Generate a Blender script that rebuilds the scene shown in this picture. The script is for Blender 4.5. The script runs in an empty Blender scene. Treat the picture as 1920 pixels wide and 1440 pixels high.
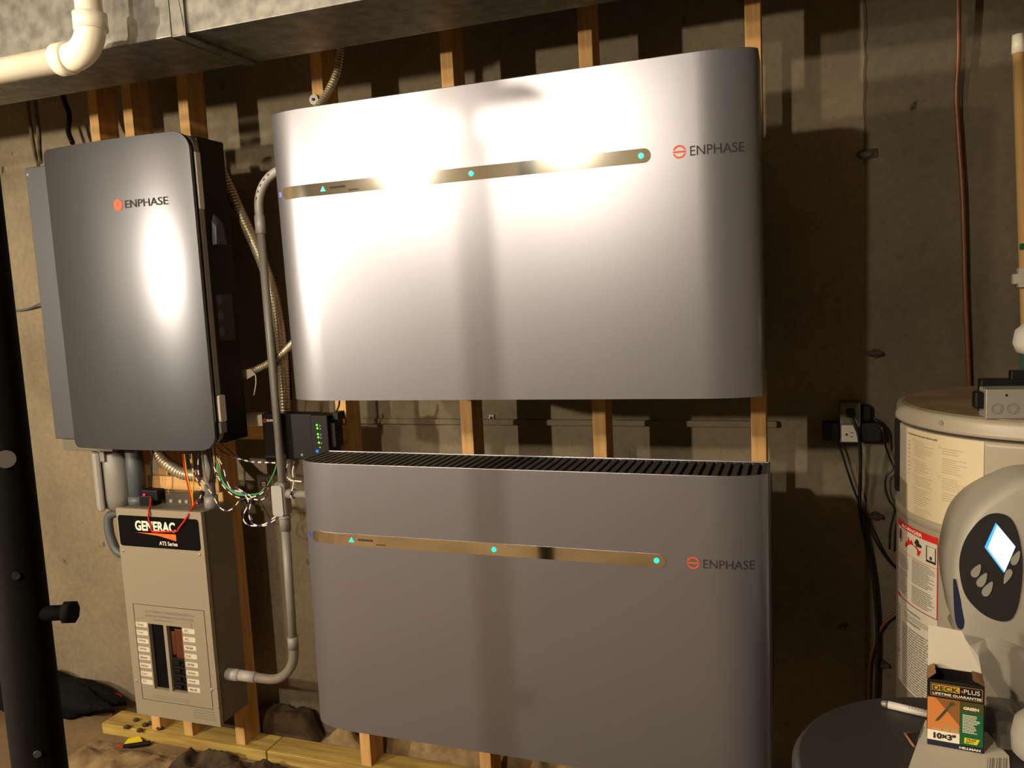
import bpy, math, random
from mathutils import Vector, Matrix

random.seed(7)
SC = bpy.context.scene
COL = SC.collection
OZ = 1.246                      # floor level below the working origin (bottom edge of the upper battery)

# ------------------------------------------------------------------ camera
CX, CY, CZ = .6006, -1.5903, .2216
YAW, PITCH, ROLL, FPX = .3436, -.1109, -.0485, 1515.35
cy_, sy_, cp_, sp_ = math.cos(YAW), math.sin(YAW), math.cos(PITCH), math.sin(PITCH)
FWD = Vector((-sy_*cp_, cy_*cp_, sp_))
_r = Vector((cy_, sy_, 0)); _u = _r.cross(FWD)
RGT = _r*math.cos(ROLL) + _u*math.sin(ROLL)
UPV = -_r*math.sin(ROLL) + _u*math.cos(ROLL)
cam = bpy.data.cameras.new('camera'); camo = bpy.data.objects.new('camera', cam); COL.objects.link(camo)
cam.sensor_width = 36; cam.lens = FPX/1920*36; cam.clip_start = .01
M = Matrix((RGT, UPV, -FWD)).transposed().to_4x4(); M.translation = (CX, CY, CZ+OZ)
camo.matrix_world = M
SC.camera = camo
SC.view_settings.view_transform = 'Standard'
SC.view_settings.look = 'None'
SC.view_settings.gamma = 1
SC.view_settings.exposure = 0.0
w = bpy.data.worlds.new('world'); SC.world = w; w.use_nodes = True
w.node_tree.nodes['Background'].inputs[0].default_value = (1, .8, .6, 1)
w.node_tree.nodes['Background'].inputs[1].default_value = .016

# light levels (three bare bulbs out of frame to the left and behind the camera)
BULB_HANG = dict(pos=(-1.15, -2.0, .80), power=82.0, rad=.04)
BULB_FAR = dict(pos=(-.55, -2.8, .99), power=172.0, rad=.04)
BULB_STAND = dict(pos=(-2.5, -2.2, .48), power=304.0, rad=.035)
LIGHT_COL = (1.0, .86, .62)

def ray(x, y):
    return RGT*((x-960)/FPX) + UPV*((720-y)/FPX) + FWD
CAMP = Vector((CX, CY, CZ))
def P(x, y, Y):                  # point of depth Y seen at a place in the photograph
    d = ray(x, y); t = (Y-CY)/d.y; return CAMP + d*t
def PZ(x, y, Z):
    d = ray(x, y); t = (Z-CZ)/d.z; return CAMP + d*t

# ------------------------------------------------------------------ materials
def lin(c):
    c = c/255
    return c/12.92 if c <= .04045 else ((c+.055)/1.055)**2.4
def rgb(r, g, b): return (lin(r), lin(g), lin(b), 1)
MATS = {}
def mat(name, col, rough=.5, metal=0., noise=None, bump=None, spec=.5, emit=None, coat=0., alpha=1., trans=0., stretch=None):
    if name in MATS: return MATS[name]
    m = bpy.data.materials.new(name); m.use_nodes = True
    nt = m.node_tree; b = nt.nodes['Principled BSDF']
    c = rgb(*col)
    b.inputs['Base Color'].default_value = c
    b.inputs['Roughness'].default_value = rough
    b.inputs['Metallic'].default_value = metal
    b.inputs['Specular IOR Level'].default_value = spec
    b.inputs['Coat Weight'].default_value = coat
    b.inputs['Alpha'].default_value = alpha
    b.inputs['Transmission Weight'].default_value = trans
    if emit:
        b.inputs['Emission Color'].default_value = rgb(*emit[0]); b.inputs['Emission Strength'].default_value = emit[1]
    vec = None
    if noise or bump:
        tc = nt.nodes.new('ShaderNodeTexCoord'); mp = nt.nodes.new('ShaderNodeMapping')
        nt.links.new(tc.outputs['Object'], mp.inputs[0])
        if stretch: mp.inputs['Scale'].default_value = stretch
        vec = mp.outputs[0]
    if noise:                    # (scale, second colour, detail)
        n = nt.nodes.new('ShaderNodeTexNoise'); n.inputs['Scale'].default_value = noise[0]; n.inputs['Detail'].default_value = noise[2] if len(noise) > 2 else 5
        nt.links.new(vec, n.inputs['Vector'])
        r = nt.nodes.new('ShaderNodeValToRGB')
        r.color_ramp.elements[0].position = .35; r.color_ramp.elements[1].position = .65
        r.color_ramp.elements[0].color = c; r.color_ramp.elements[1].color = rgb(*noise[1])
        nt.links.new(n.outputs['Fac'], r.inputs[0]); nt.links.new(r.outputs[0], b.inputs['Base Color'])
    if bump:                     # (scale, strength)
        n2 = nt.nodes.new('ShaderNodeTexNoise'); n2.inputs['Scale'].default_value = bump[0]; n2.inputs['Detail'].default_value = 6
        nt.links.new(vec, n2.inputs['Vector'])
        bp = nt.nodes.new('ShaderNodeBump'); bp.inputs['Strength'].default_value = bump[1]; bp.inputs['Distance'].default_value = .01
        nt.links.new(n2.outputs['Fac'], bp.inputs['Height']); nt.links.new(bp.outputs[0], b.inputs['Normal'])
    MATS[name] = m
    return m

def concrete_mat(name, c1, c2, stain, pour=False):
    m = bpy.data.materials.new(name); m.use_nodes = True; nt = m.node_tree; b = nt.nodes['Principled BSDF']
    b.inputs['Roughness'].default_value = .92; b.inputs['Specular IOR Level'].default_value = .15
    tc = nt.nodes.new('ShaderNodeTexCoord')
    def nz(scale, det, stretch=None):
        n = nt.nodes.new('ShaderNodeTexNoise'); n.inputs['Scale'].default_value = scale; n.inputs['Detail'].default_value = det
        mp = nt.nodes.new('ShaderNodeMapping'); nt.links.new(tc.outputs['Object'], mp.inputs[0])
        if stretch: mp.inputs['Scale'].default_value = stretch
        nt.links.new(mp.outputs[0], n.inputs['Vector']); return n.outputs['Fac']
    def ramp(f, p0, p1, a, z):
        r = nt.nodes.new('ShaderNodeValToRGB'); r.color_ramp.elements[0].position = p0; r.color_ramp.elements[1].position = p1
        r.color_ramp.elements[0].color = a; r.color_ramp.elements[1].color = z; nt.links.new(f, r.inputs[0]); return r.outputs[0]
    def mix(f, a, z, mode='MIX'):
        x = nt.nodes.new('ShaderNodeMix'); x.data_type = 'RGBA'; x.blend_type = mode
        if isinstance(f, float): x.inputs[0].default_value = f
        else: nt.links.new(f, x.inputs[0])
        nt.links.new(a, x.inputs[6]); 
        if isinstance(z, tuple): x.inputs[7].default_value = z
        else: nt.links.new(z, x.inputs[7])
        return x.outputs[2]
    base = ramp(nz(3.2, 8), .3, .7, rgb(*c1), rgb(*c2))
    fine = ramp(nz(60, 4), .3, .7, (.82, .82, .82, 1), (1, 1, 1, 1))
    col = mix(1.0, base, fine, 'MULTIPLY')
    spots = ramp(nz(17, 5, (1, 1, .7)), .70, .76, (0, 0, 0, 1), (1, 1, 1, 1))
    sp = nt.nodes.new('ShaderNodeSeparateColor'); nt.links.new(spots, sp.inputs[0])
    col = mix(sp.outputs[0], col, rgb(*stain))
    if pour:                     # later pour past the cold joint, darkened further to offset the stronger far bulb
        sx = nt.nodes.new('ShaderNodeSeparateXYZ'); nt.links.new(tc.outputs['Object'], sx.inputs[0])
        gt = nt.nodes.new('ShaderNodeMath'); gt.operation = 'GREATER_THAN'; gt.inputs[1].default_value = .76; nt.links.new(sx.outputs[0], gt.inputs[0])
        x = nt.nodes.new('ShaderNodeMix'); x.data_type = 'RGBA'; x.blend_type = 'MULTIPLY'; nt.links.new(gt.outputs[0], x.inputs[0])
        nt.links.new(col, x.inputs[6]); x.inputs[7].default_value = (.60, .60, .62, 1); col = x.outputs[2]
    nt.links.new(col, b.inputs['Base Color'])
    bp = nt.nodes.new('ShaderNodeBump'); bp.inputs['Strength'].default_value = .25; bp.inputs['Distance'].default_value = .01
    nt.links.new(nz(45, 6), bp.inputs['Height']); nt.links.new(bp.outputs[0], b.inputs['Normal'])
    return m

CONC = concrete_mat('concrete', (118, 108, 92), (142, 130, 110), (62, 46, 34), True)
FLOORM = concrete_mat('concrete_floor', (103, 85, 64), (136, 115, 87), (59, 44, 30))
WOOD = mat('pine', (206, 164, 106), .7, noise=(9, (184, 138, 82), 3), stretch=(8, 8, .6))
WOODH = mat('pine_board', (206, 164, 106), .7, noise=(9, (184, 138, 82), 3), stretch=(.6, 8, 8))
TREATED = mat('treated_lumber', (177, 153, 80), .75, noise=(8, (143, 116, 59), 4), stretch=(.6, 8, 8), bump=(60, .15))
SILVER = mat('silver_paint', (138, 139, 152), .335, .75)
SILVER2 = mat('silver_gloss_paint', (86, 87, 96), .29, .7)
DARKSILV = mat('dark_silver', (80, 82, 91), .45, .4)
MIRROR = mat('mirror_strip', (205, 205, 200), .07, 1.)
BLACK = mat('black_plastic', (13, 12, 12), .5, spec=.25)
BLACKM = mat('matte_black', (7, 6, 6), .8, spec=.1)
BLACKSTEEL = mat('black_steel', (15, 13, 13), .8, 0., noise=(20, (10, 9, 9)), spec=.12)
GRILLE = mat('grille_black', (70, 68, 62), .45)
GREYTRIM = mat('grey_trim', (135, 134, 132), .4, .4)
GALV = mat('galvanised_steel', (147, 145, 141), .42, .75, noise=(28, (111, 110, 107), 6), bump=(40, .06))
FLEX = mat('flex_steel', (186, 174, 152), .36, .6)
ZINC = mat('zinc', (161, 159, 154), .4, .45)
GREYPVC = mat('grey_pvc', (128, 125, 121), .45)
LTGREYPVC = mat('light_grey_pvc', (159, 155, 154), .45)
DKPVC = mat('slate_pvc', (77, 83, 90), .5)
WHITEPVC = mat('white_pvc', (250, 243, 228), .3)
TAN = mat('tan_panel', (141, 132, 117), .45)
TANSIDE = mat('grey_panel_body', (100, 94, 83), .5)
WHITE = mat('white_plastic', (206, 201, 194), .45)
PAPER = mat('white_paper', (201, 194, 181), .85)
INK = mat('dark_ink', (38, 34, 32), .7)
GREYINK = mat('grey_ink', (128, 120, 108), .8)
LOGOGREY = mat('logo_grey', (50, 47, 49), .7, spec=.2)
ORANGE = mat('logo_orange', (214, 84, 44), .6)
GORANGE = mat('swoosh_orange', (232, 104, 30), .6)
LABELWHITE = mat('letter_white', (235, 228, 214), .6)
LEDG = mat('led_cyan', (10, 60, 50), .4, emit=((30, 235, 200), 1.6))
LEDGREEN = mat('led_green', (20, 60, 10), .4, emit=((110, 255, 50), 2.0))
LEDBLUE = mat('led_blue', (10, 30, 80), .4, emit=((10, 90, 255), 3.0))
LEDRED = mat('led_red', (80, 10, 10), .4, emit=((255, 40, 60), 1.5))
BLUELAB = mat('blue_film', (40, 60, 190), .4)
TANK = mat('tank_enamel', (159, 150, 136), .4)
TANKTOP = mat('tank_top_dusty', (154, 136, 109), .6, noise=(8, (134, 112, 85)))
SHELL = mat('shell_plastic', (159, 154, 145), .5, bump=(300, .05))
PANELB = mat('control_black', (40, 40, 43), .4)
LCD = mat('lcd_screen', (120, 190, 255), .4, emit=((196, 222, 255), 2.2))
LCDEDGE = mat('lcd_edge', (60, 150, 240), .4, emit=((70, 160, 255), 1.0))
BTN = mat('button_grey', (150, 148, 142), .35)
NAVY = mat('navy_gap', (24, 34, 66), .6)
GUIDE = mat('guide_paper', (205, 190, 161), .6)
RED = mat('danger_red', (206, 36, 30), .5)
WRED = mat('wire_red', (190, 30, 26), .4)
WYEL = mat('wire_yellow', (226, 168, 30), .4)
WWHITE = mat('wire_white', (226, 220, 210), .4)
WPUR = mat('wire_purple', (50, 40, 92), .4)
WBLK = mat('wire_black', (16, 15, 15), .45)
WGRN = mat('wire_green', (50, 140, 90), .4)
WBRN = mat('wire_brown', (96, 56, 32), .45)
RUST = mat('rusty_steel', (70, 50, 36), .8, noise=(30, (40, 28, 20)))
DIRT = mat('dirt', (80, 62, 43), .95, noise=(18, (48, 36, 23)), bump=(50, .5))
RUBBLE = mat('pale_rubble', (147, 124, 92), .95, noise=(16, (105, 84, 57)), bump=(50, .5))
COPPER = mat('brown_cable', (116, 70, 38), .4)
TANPOLE = mat('tan_pole', (206, 166, 110), .5)
LIDM = mat('black_lid', (46, 43, 42), .55, bump=(200, .05))
NAVYBAG = mat('dark_bag', (12, 12, 14), .85, bump=(60, .8), spec=.15)
BOXBLK = mat('carton_black', (26, 22, 20), .4)
BOXGRN = mat('carton_green', (16, 92, 56), .4)
BOXOLIVE = mat('carton_olive', (74, 70, 30), .4)
BOXORG = mat('carton_orange', (206, 128, 66), .4)
BOXORG2 = mat('carton_pale_orange', (192, 150, 96), .4)
BOXBROWN = mat('carton_brown', (140, 92, 46), .4)
BOXNAVY = mat('carton_navy', (28, 32, 54), .4)
GOLD = mat('carton_gold', (196, 160, 48), .4)
YEL = mat('carton_yellow', (226, 206, 40), .4)
CARD = mat('grey_card', (140, 104, 70), .7)
CLEAR = mat('clear_plastic', (96, 90, 84), .12, alpha=.5)
FIREORANGE = mat('copper_bus', (92, 48, 26), .45, .3)
ROOMWALL = concrete_mat('room_concrete', (112, 100, 82), (132, 117, 96), (72, 58, 42))
CEILM = mat('ceiling_boards', (128, 106, 78), .8, noise=(6, (96, 78, 56)), stretch=(1, 10, 1))
BULBM = None

# ------------------------------------------------------------------ mesh builder
class MB:
    def __init__(s): s.v = []; s.f = []; s.m = []; s.s = []
    def add(s, vs, fs, mi=0, smooth=False):
        o = len(s.v); s.v += [tuple(v) for v in vs]
        for f in fs: s.f.append(tuple(i+o for i in f)); s.m.append(mi); s.s.append(smooth)
        return s
    def box(s, x0, x1, y0, y1, z0, z1, mi=0, R=None):
        vs = [(x, y, z) for z in (z0, z1) for y in (y0, y1) for x in (x0, x1)]
        if R: vs = [R @ Vector(v) for v in vs]
        return s.add(vs, [(0, 2, 3, 1), (4, 5, 7, 6), (0, 1, 5, 4), (1, 3, 7, 5), (3, 2, 6, 7), (2, 0, 4, 6)], mi)
    def rbox(s, x0, x1, y0, y1, z0, z1, r, mi=0, n=4, axis='y'):
        # box whose outline has rounded corners, drawn across 'axis'
        if axis == 'y': a0, a1, b0, b1, c0, c1 = x0, x1, z0, z1, y0, y1
        elif axis == 'z': a0, a1, b0, b1, c0, c1 = x0, x1, y0, y1, z0, z1
        else: a0, a1, b0, b1, c0, c1 = y0, y1, z0, z1, x0, x1
        pl = []
        for (cx, cy, st) in ((a1-r, b1-r, 0), (a0+r, b1-r, 90), (a0+r, b0+r, 180), (a1-r, b0+r, 270)):
            for k in range(n+1):
                t = math.radians(st+90*k/n); pl.append((cx+r*math.cos(t), cy+r*math.sin(t)))
        f = {'y': lambda a, b, c: (a, c, b), 'z': lambda a, b, c: (a, b, c), 'x': lambda a, b, c: (c, a, b)}[axis]
        return s.prism(pl, lambda a, b: f(a, b, c0), lambda a, b: f(a, b, c1), mi)
    def prism(s, pl, fa, fb, mi=0, smooth=False, mside=None):
        n = len(pl)
        vs = [fa(*p) for p in pl] + [fb(*p) for p in pl]
        s.add(vs, [tuple(range(n-1, -1, -1)), tuple(range(n, 2*n))], mi)
        o = len(s.v); s.v += [tuple(v) for v in vs]
        for i in range(n):
            j = (i+1) % n; s.f.append((o+i, o+j, o+n+j, o+n+i)); s.m.append(mi if mside is None else mside); s.s.append(smooth)
        return s
    def tube(s, pts, r, n=12, mi=0, stripe=None, caps=True):
        # r: number or function of (index, count); stripe: (period, run) -> second material on runs of rings
        pts = [Vector(p) for p in pts]; N = len(pts); o = len(s.v)
        T = [(pts[min(i+1, N-1)]-pts[max(i-1, 0)]).normalized() for i in range(N)]
        a = Vector((0, 0, 1)) if abs(T[0].z) < .9 else Vector((1, 0, 0))
        u = T[0].cross(a).normalized()
        for i in range(N):
            u = (u - T[i]*u.dot(T[i])).normalized(); v = T[i].cross(u)
            rr = r(i, N) if callable(r) else r
            for k in range(n):
                t = 2*math.pi*k/n; s.v.append(tuple(pts[i] + (u*math.cos(t)+v*math.sin(t))*rr))
        for i in range(N-1):
            mm = mi
            if stripe and (i % stripe[0]) < stripe[1]: mm = 1
            for k in range(n):
                q = (k+1) % n; s.f.append((o+i*n+k, o+i*n+q, o+(i+1)*n+q, o+(i+1)*n+k)); s.m.append(mm); s.s.append(True)
        if caps:
            s.f.append(tuple(o+k for k in range(n-1, -1, -1))); s.m.append(mi); s.s.append(False)
            s.f.append(tuple(o+(N-1)*n+k for k in range(n))); s.m.append(mi); s.s.append(False)
        return s
    def cyl(s, a, b, r, n=16, mi=0, r2=None):
        r2 = r if r2 is None else r2
        return s.tube([a, b], lambda i, N: r if i == 0 else r2, n, mi)
    def lathe(s, prof, c=(0, 0), n=48, mi=0):
        # prof: (radius, z) from bottom to top around the vertical through c
        o = len(s.v)
        for (r, z) in prof:
            for k in range(n):
                t = 2*math.pi*k/n; s.v.append((c[0]+r*math.cos(t), c[1]+r*math.sin(t), z))
        for i in range(len(prof)-1):
            for k in range(n):
                q = (k+1) % n; s.f.append((o+i*n+k, o+i*n+q, o+(i+1)*n+q, o+(i+1)*n+k)); s.m.append(mi); s.s.append(True)
        s.f.append(tuple(o+k for k in range(n-1, -1, -1))); s.m.append(mi); s.s.append(False)
        e = o+(len(prof)-1)*n
        s.f.append(tuple(e+k for k in range(n))); s.m.append(mi); s.s.append(False)
        return s
    def sphere(s, c, r, mi=0, n=16, sc=(1, 1, 1)):
        o = len(s.v); h = n//2
        for i in range(h+1):
            p = math.pi*i/h
            for k in range(n):
                t = 2*math.pi*k/n
                s.v.append((c[0]+sc[0]*r*math.sin(p)*math.cos(t), c[1]+sc[1]*r*math.sin(p)*math.sin(t), c[2]-sc[2]*r*math.cos(p)))
        for i in range(h):
            for k in range(n):
                q = (k+1) % n; s.f.append((o+i*n+k, o+i*n+q, o+(i+1)*n+q, o+(i+1)*n+k)); s.m.append(mi); s.s.append(True)
        return s
    def poly(s, pl, mp, mi=0): return s.add([mp(*p) for p in pl], [tuple(range(len(pl)))], mi)
    def rect(s, u0, u1, v0, v1, mp, mi=0, n=1):
        vs = []; fs = []
        for i in range(n+1):
            u = u0+(u1-u0)*i/n; vs += [mp(u, v0), mp(u, v1)]
        for i in range(n): fs.append((2*i, 2*i+2, 2*i+3, 2*i+1))
        return s.add(vs, fs, mi)
    def disc(s, u, v, ru, rv, mp, mi=0, n=20):
        return s.poly([(u+ru*math.cos(2*math.pi*k/n), v+rv*math.sin(2*math.pi*k/n)) for k in range(n)], mp, mi)
    def ring(s, u, v, r0, r1, mp, mi=0, a0=0, a1=360, n=24):
        vs = []
        for k in range(n+1):
            t = math.radians(a0+(a1-a0)*k/n)
            vs += [mp(u+r0*math.cos(t), v+r0*math.sin(t)), mp(u+r1*math.cos(t), v+r1*math.sin(t))]
        return s.add(vs, [(2*k, 2*k+1, 2*k+3, 2*k+2) for k in range(n)], mi)
    def text(s, string, u, v, W, Hh, mp, mi=0, bold=0.0, shear=0.0, res=3):
        key = (string, bold)
        cu = bpy.data.curves.new('lettering', 'FONT'); cu.body = string; cu.size = 1; cu.offset = bold; cu.resolution_u = res; cu.fill_mode = 'FRONT'
        ob = bpy.data.objects.new('lettering', cu)
        COL.objects.link(ob)
        me = ob.to_mesh()
        vs = [(q.co.x, q.co.y) for q in me.vertices]; fs = [tuple(p.vertices) for p in me.polygons]
        ob.to_mesh_clear(); bpy.data.objects.remove(ob); bpy.data.curves.remove(cu)
        if not vs: return s
        x0 = min(p[0] for p in vs); x1 = max(p[0] for p in vs); y0 = min(p[1] for p in vs); y1 = max(p[1] for p in vs)
        kx = W/max(x1-x0, 1e-6); ky = Hh/max(y1-y0, 1e-6)
        return s.add([mp(u+(a-x0)*kx+shear*(b-y0)*ky, v+(b-y0)*ky) for a, b in vs], fs, mi)
    def lines(s, u0, u1, v0, v1, n, mp, mi=0, fill=.45, rnd=.35, seg=3):
        # rows of small print, broken into words
        dv = (v1-v0)/n
        for i in range(n):
            v = v1-(i+.7)*dv; end = u1-random.random()*rnd*(u1-u0); u = u0
            while u < end:
                L = min((u1-u0)*random.uniform(.05, .16), end-u)
                s.rect(u, u+L*.86, v, v+dv*fill, mp, mi, seg); u += L
        return s
    def cols(s, cs, nz=1, mi=0, smooth=True):
        # slab described by columns (x, zb, zt, yfront, yback)
        n = len(cs); o = len(s.v)
        for (x, zb, zt, yf, yb) in cs:
            s.v += [(x, yf, zb), (x, yf, zt), (x, yb, zt), (x, yb, zb)]
        for i in range(n-1):
            a = o+4*i; b = a+4
            s.f += [(a, b, b+1, a+1)]; s.m.append(mi); s.s.append(smooth)
        o2 = len(s.v)
        for (x, zb, zt, yf, yb) in cs: s.v += [(x, yf, zb), (x, yf, zt), (x, yb, zt), (x, yb, zb)]
        for i in range(n-1):
            a = o2+4*i; b = a+4
            s.f += [(a+1, b+1, b+2, a+2), (a+2, b+2, b+3, a+3), (a+3, b+3, b, a)]; s.m += [mi]*3; s.s += [False]*3
        s.f += [(o2, o2+1, o2+2, o2+3)]; e = o2+4*(n-1); s.f += [(e+3, e+2, e+1, e)]; s.m += [mi]*2; s.s += [False]*2
        return s
    def loft(s, rings, mi=0, smooth=True, cap=True):
        n = len(rings[0]); o = len(s.v)
        for r in rings: s.v += [tuple(p) for p in r]
        for i in range(len(rings)-1):
            for k in range(n):
                q = (k+1) % n; s.f.append((o+i*n+k, o+i*n+q, o+(i+1)*n+q, o+(i+1)*n+k)); s.m.append(mi); s.s.append(smooth)
        if cap:
            s.f.append(tuple(o+(len(rings)-1)*n+k for k in range(n))); s.m.append(mi); s.s.append(smooth)
            s.f.append(tuple(o+k for k in range(n-1, -1, -1))); s.m.append(mi); s.s.append(False)
        return s

def spline(pts, step=.004, closed=False):
    pts = [Vector(p) for p in pts]
    if len(pts) == 2: pts = [pts[0], (pts[0]+pts[1])/2, pts[1]]
    q = [pts[0]*2-pts[1]] + pts + [pts[-1]*2-pts[-2]]
    out = []
    for i in range(1, len(q)-2):
        p0, p1, p2, p3 = q[i-1], q[i], q[i+1], q[i+2]
        k = max(2, int((p2-p1).length/step))
        for j in range(k):
            t = j/k
            out.append(.5*((2*p1)+(p2-p0)*t+(2*p0-5*p1+4*p2-p3)*t*t+(3*p1-p0-3*p2+p3)*t**3))
    out.append(pts[-1])
    return out

def make(name, mb, mats, parent=None, at=(0, 0, 0), bevel=0, seg=2, label=None, norm=True):
    me = bpy.data.meshes.new(name)
    base = Vector(parent['_base']) if parent is not None and '_base' in parent else Vector(at)
    me.from_pydata([tuple(Vector(v)-base) for v in mb.v], [], mb.f)
    for m in (mats if isinstance(mats, (list, tuple)) else [mats]): me.materials.append(m)
    me.polygons.foreach_set('material_index', mb.m)
    me.polygons.foreach_set('use_smooth', mb.s)
    me.update()
    if norm:
        import bmesh
        bm = bmesh.new(); bm.from_mesh(me); bmesh.ops.remove_doubles(bm, verts=bm.verts, dist=1e-6) if bevel else None
        if norm != 'keep': bmesh.ops.recalc_face_normals(bm, faces=bm.faces)
        bm.to_mesh(me); bm.free()
    o = bpy.data.objects.new(name, me); COL.objects.link(o)
    if parent is not None: o.parent = parent
    else: o.location = Vector(at)+Vector((0, 0, OZ))
    o['_base'] = tuple(base)
    if bevel:
        b = o.modifiers.new('bevel', 'BEVEL'); b.width = bevel; b.segments = seg; b.limit_method = 'ANGLE'; b.angle_limit = math.radians(40)
    if label: o['label'] = label
    return o
def tag(o, label, cat, group=None):
    o['label'] = label; o['category'] = cat
    if group: o['group'] = group
    return o
def thing(name, label, cat, at, group=None):
    o = bpy.data.objects.new(name, None); COL.objects.link(o); o.empty_display_size = .05
    o.location = Vector(at)+Vector((0, 0, OZ)); o['_base'] = tuple(at)
    return tag(o, label, cat, group)
def solo(name, mb, mats, label, cat, at=(0, 0, 0), group=None, bevel=0, **k):
    return tag(make(name, mb, mats, None, at, bevel, **k), label, cat, group)
def struct(name, mb, mats, **k):
    o = make(name, mb, mats, **k); o['kind'] = 'structure'; return o
def copy_tree(o, parent=None):
    c = o.copy(); COL.objects.link(c)
    if parent is not None: c.parent = parent
    for ch in [q for q in bpy.data.objects if q.parent == o]: copy_tree(ch, c)
    return c
def front(Y): return lambda u, v: (u, Y, v)

# ------------------------------------------------------------------ the room
FZ = -OZ; CEIL = 1.15; WY = .66
struct('floor', MB().box(-4.2, 2.4, -4.7, .66, FZ-.1, FZ), FLOORM)
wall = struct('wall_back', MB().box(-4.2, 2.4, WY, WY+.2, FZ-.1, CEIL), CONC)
struct('wall_left', MB().box(-4.4, -4.2, -4.7, WY, FZ-.1, CEIL), ROOMWALL)
struct('wall_right', MB().box(2.4, 2.6, -4.7, WY, FZ-.1, CEIL), ROOMWALL)
struct('wall_front', MB().box(-4.4, 2.6, -4.9, -4.7, FZ-.1, CEIL), ROOMWALL)
struct('ceiling', MB().box(-4.4, 2.6, -4.9, WY+.2, CEIL, CEIL+.1), CEILM)
# cold joint between two pours and a horizontal form ridge, snapped form ties
make('form_ridge', MB().box(-1.0, .545, WY-.012, WY+.01, -.168, -.15), CONC, wall, bevel=.004)
make('form_seam', MB().add([(.757+.0012*math.sin(k*1.7)+.0012*math.sin(k*.63)+dx, WY-.0015, .50+.65*k/30) for k in range(31) for dx in (0, .006+.002*math.sin(k*2.3)+.0015*math.sin(k*.9))], [(2*k, 2*k+1, 2*k+3, 2*k+2) for k in range(30)]), mat('joint_stain', (84, 68, 50), .9), wall, norm=False)
for i, (x, y) in enumerate(((1622, 290), (1640, 662), (1640, 966), (1652, 1243))):
    c = P(x, y, WY)
    mb = MB().cyl((c.x, WY+.005, c.z), (c.x+.004, WY-.012, c.z), .011 if i else .02, 10)
    if i: mb.box(c.x-.02, c.x+.018, WY-.02, WY-.006, c.z-.004, c.z+.005)
    else: mb = MB().sphere((c.x, WY-.002, c.z), .013, 0, 14, (1.5, 1, .95)).box(c.x+.008, c.x+.03, WY-.004, WY, c.z-.010, c.z+.012, 1)
    make('form_tie', mb, [RUST] if i else [GALV, RUST], wall, bevel=.002)
# small anchor on the wall between the studs
c = P(922, 783, WY)
mb = MB().box(c.x-.008, c.x+.008, WY-.004, WY, c.z-.009, c.z+.009).cyl((c.x, WY-.006, c.z), (c.x, WY, c.z), .004, 10, 1)
solo('wall_anchor', mb, [ZINC, BLACK], 'small square metal anchor plate on the concrete between the two batteries', 'anchor', tuple(c))

# ------------------------------------------------------------------ studs and plates
SF, SB = .46, .54
studs = [(-1.508, -1.472, 'pine stud partly hidden behind the left wall cabinet, leftmost of the studs'),
         (-1.372, -1.334, 'pine stud behind the left wall cabinet, second from the left'),
         (-1.160, -1.121, 'pine stud behind the right edge of the left wall cabinet and grey transfer panel'),
         (-.690, -.654, 'pine stud behind the left ends of the two batteries'),
         (-.291, -.255, 'pine stud between the batteries, left of the middle'),
         (.087, .122, 'pine stud between the batteries, right of the middle'),
         (.488, .523, 'pine stud at the right ends of the two batteries, rightmost stud')]
s0 = None
for a, b, lab in studs:
    cx = (a+b)/2
    if s0 is None:
        s0 = solo('wall_stud', MB().box(cx-.018, cx+.018, SF, SB, FZ+.038, CEIL), WOOD, lab, 'stud', (cx, SF, FZ+.038), 'wall studs', bevel=.0015)
    else:
        s = s0.copy(); COL.objects.link(s); s.location = (cx, SF, FZ+.038+OZ); s['label'] = lab
solo('bottom_plate', MB().box(-1.722, -1.035, SF-.012, SB, FZ, FZ+.038), TREATED, 'yellowish treated bottom plate under the grey transfer panel, left of the joint', 'plate', (-1.4, .5, FZ), 'bottom plates', bevel=.002)
solo('bottom_plate', MB().box(-1.032, .75, SF-.010, SB, FZ, FZ+.038), TREATED, 'yellowish treated bottom plate below the lower battery, right of the joint', 'plate', (-.2, .5, FZ), 'bottom plates', bevel=.002)
solo('backing_board', MB().box(-1.118, -.655, SF-.024, SF-.001, -.181, -.137), WOODH, 'horizontal pine board behind the black gateway boxes', 'board', (-.9, SF, -.16), bevel=.0015)
solo('backing_board', MB().box(-1.40, -1.118, SF-.020, SF-.001, -.352, -.308), WOODH, 'horizontal pine board behind the wires above the grey transfer panel', 'board', (-1.26, SF, -.33), bevel=.0015)

# ------------------------------------------------------------------ dirt
def lumps(name, mt, label, x0, x1, y0, y1, zb, h, nx, ny, seed, n=60):
    rr = random.Random(seed); mb = MB(); vs = []; fs = []
    bumps = [(rr.uniform(x0, x1), rr.uniform(y0, y1), rr.uniform(.012, .05), rr.uniform(.2, 1)) for _ in range(n)]
    for i in range(nx+1):
        for j in range(ny+1):
            x = x0+(x1-x0)*i/nx; y = y0+(y1-y0)*j/ny
            e = min(1, min(i, nx-i)/(nx*.08))*min(1, min(j, ny-j)/(ny*.25)) if name != 'x' else 1
            z = sum(k*math.exp(-((x-a)**2+(y-b)**2)/(r*r)) for a, b, r, k in bumps)
            z = zb+e*h*(min(z, 1.6)/1.6)+e*rr.uniform(0, .006)-.002
            vs.append((x, y, z))
    for i in range(nx):
        for j in range(ny):
            a = i*(ny+1)+j; fs.append((a, a+ny+1, a+ny+2, a+1))
    mb.add(vs, fs, 0, True)
    o = solo(name, mb, mt, label, 'dirt', ((x0+x1)/2, (y0+y1)/2, zb)); o['kind'] = 'stuff'
    return o
lumps('dirt_heap', DIRT, 'dark crumbly dirt behind the bottom plate under the transfer panel', -1.46, -.93, .545, .655, FZ, .10, 70, 18, 3)
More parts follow.
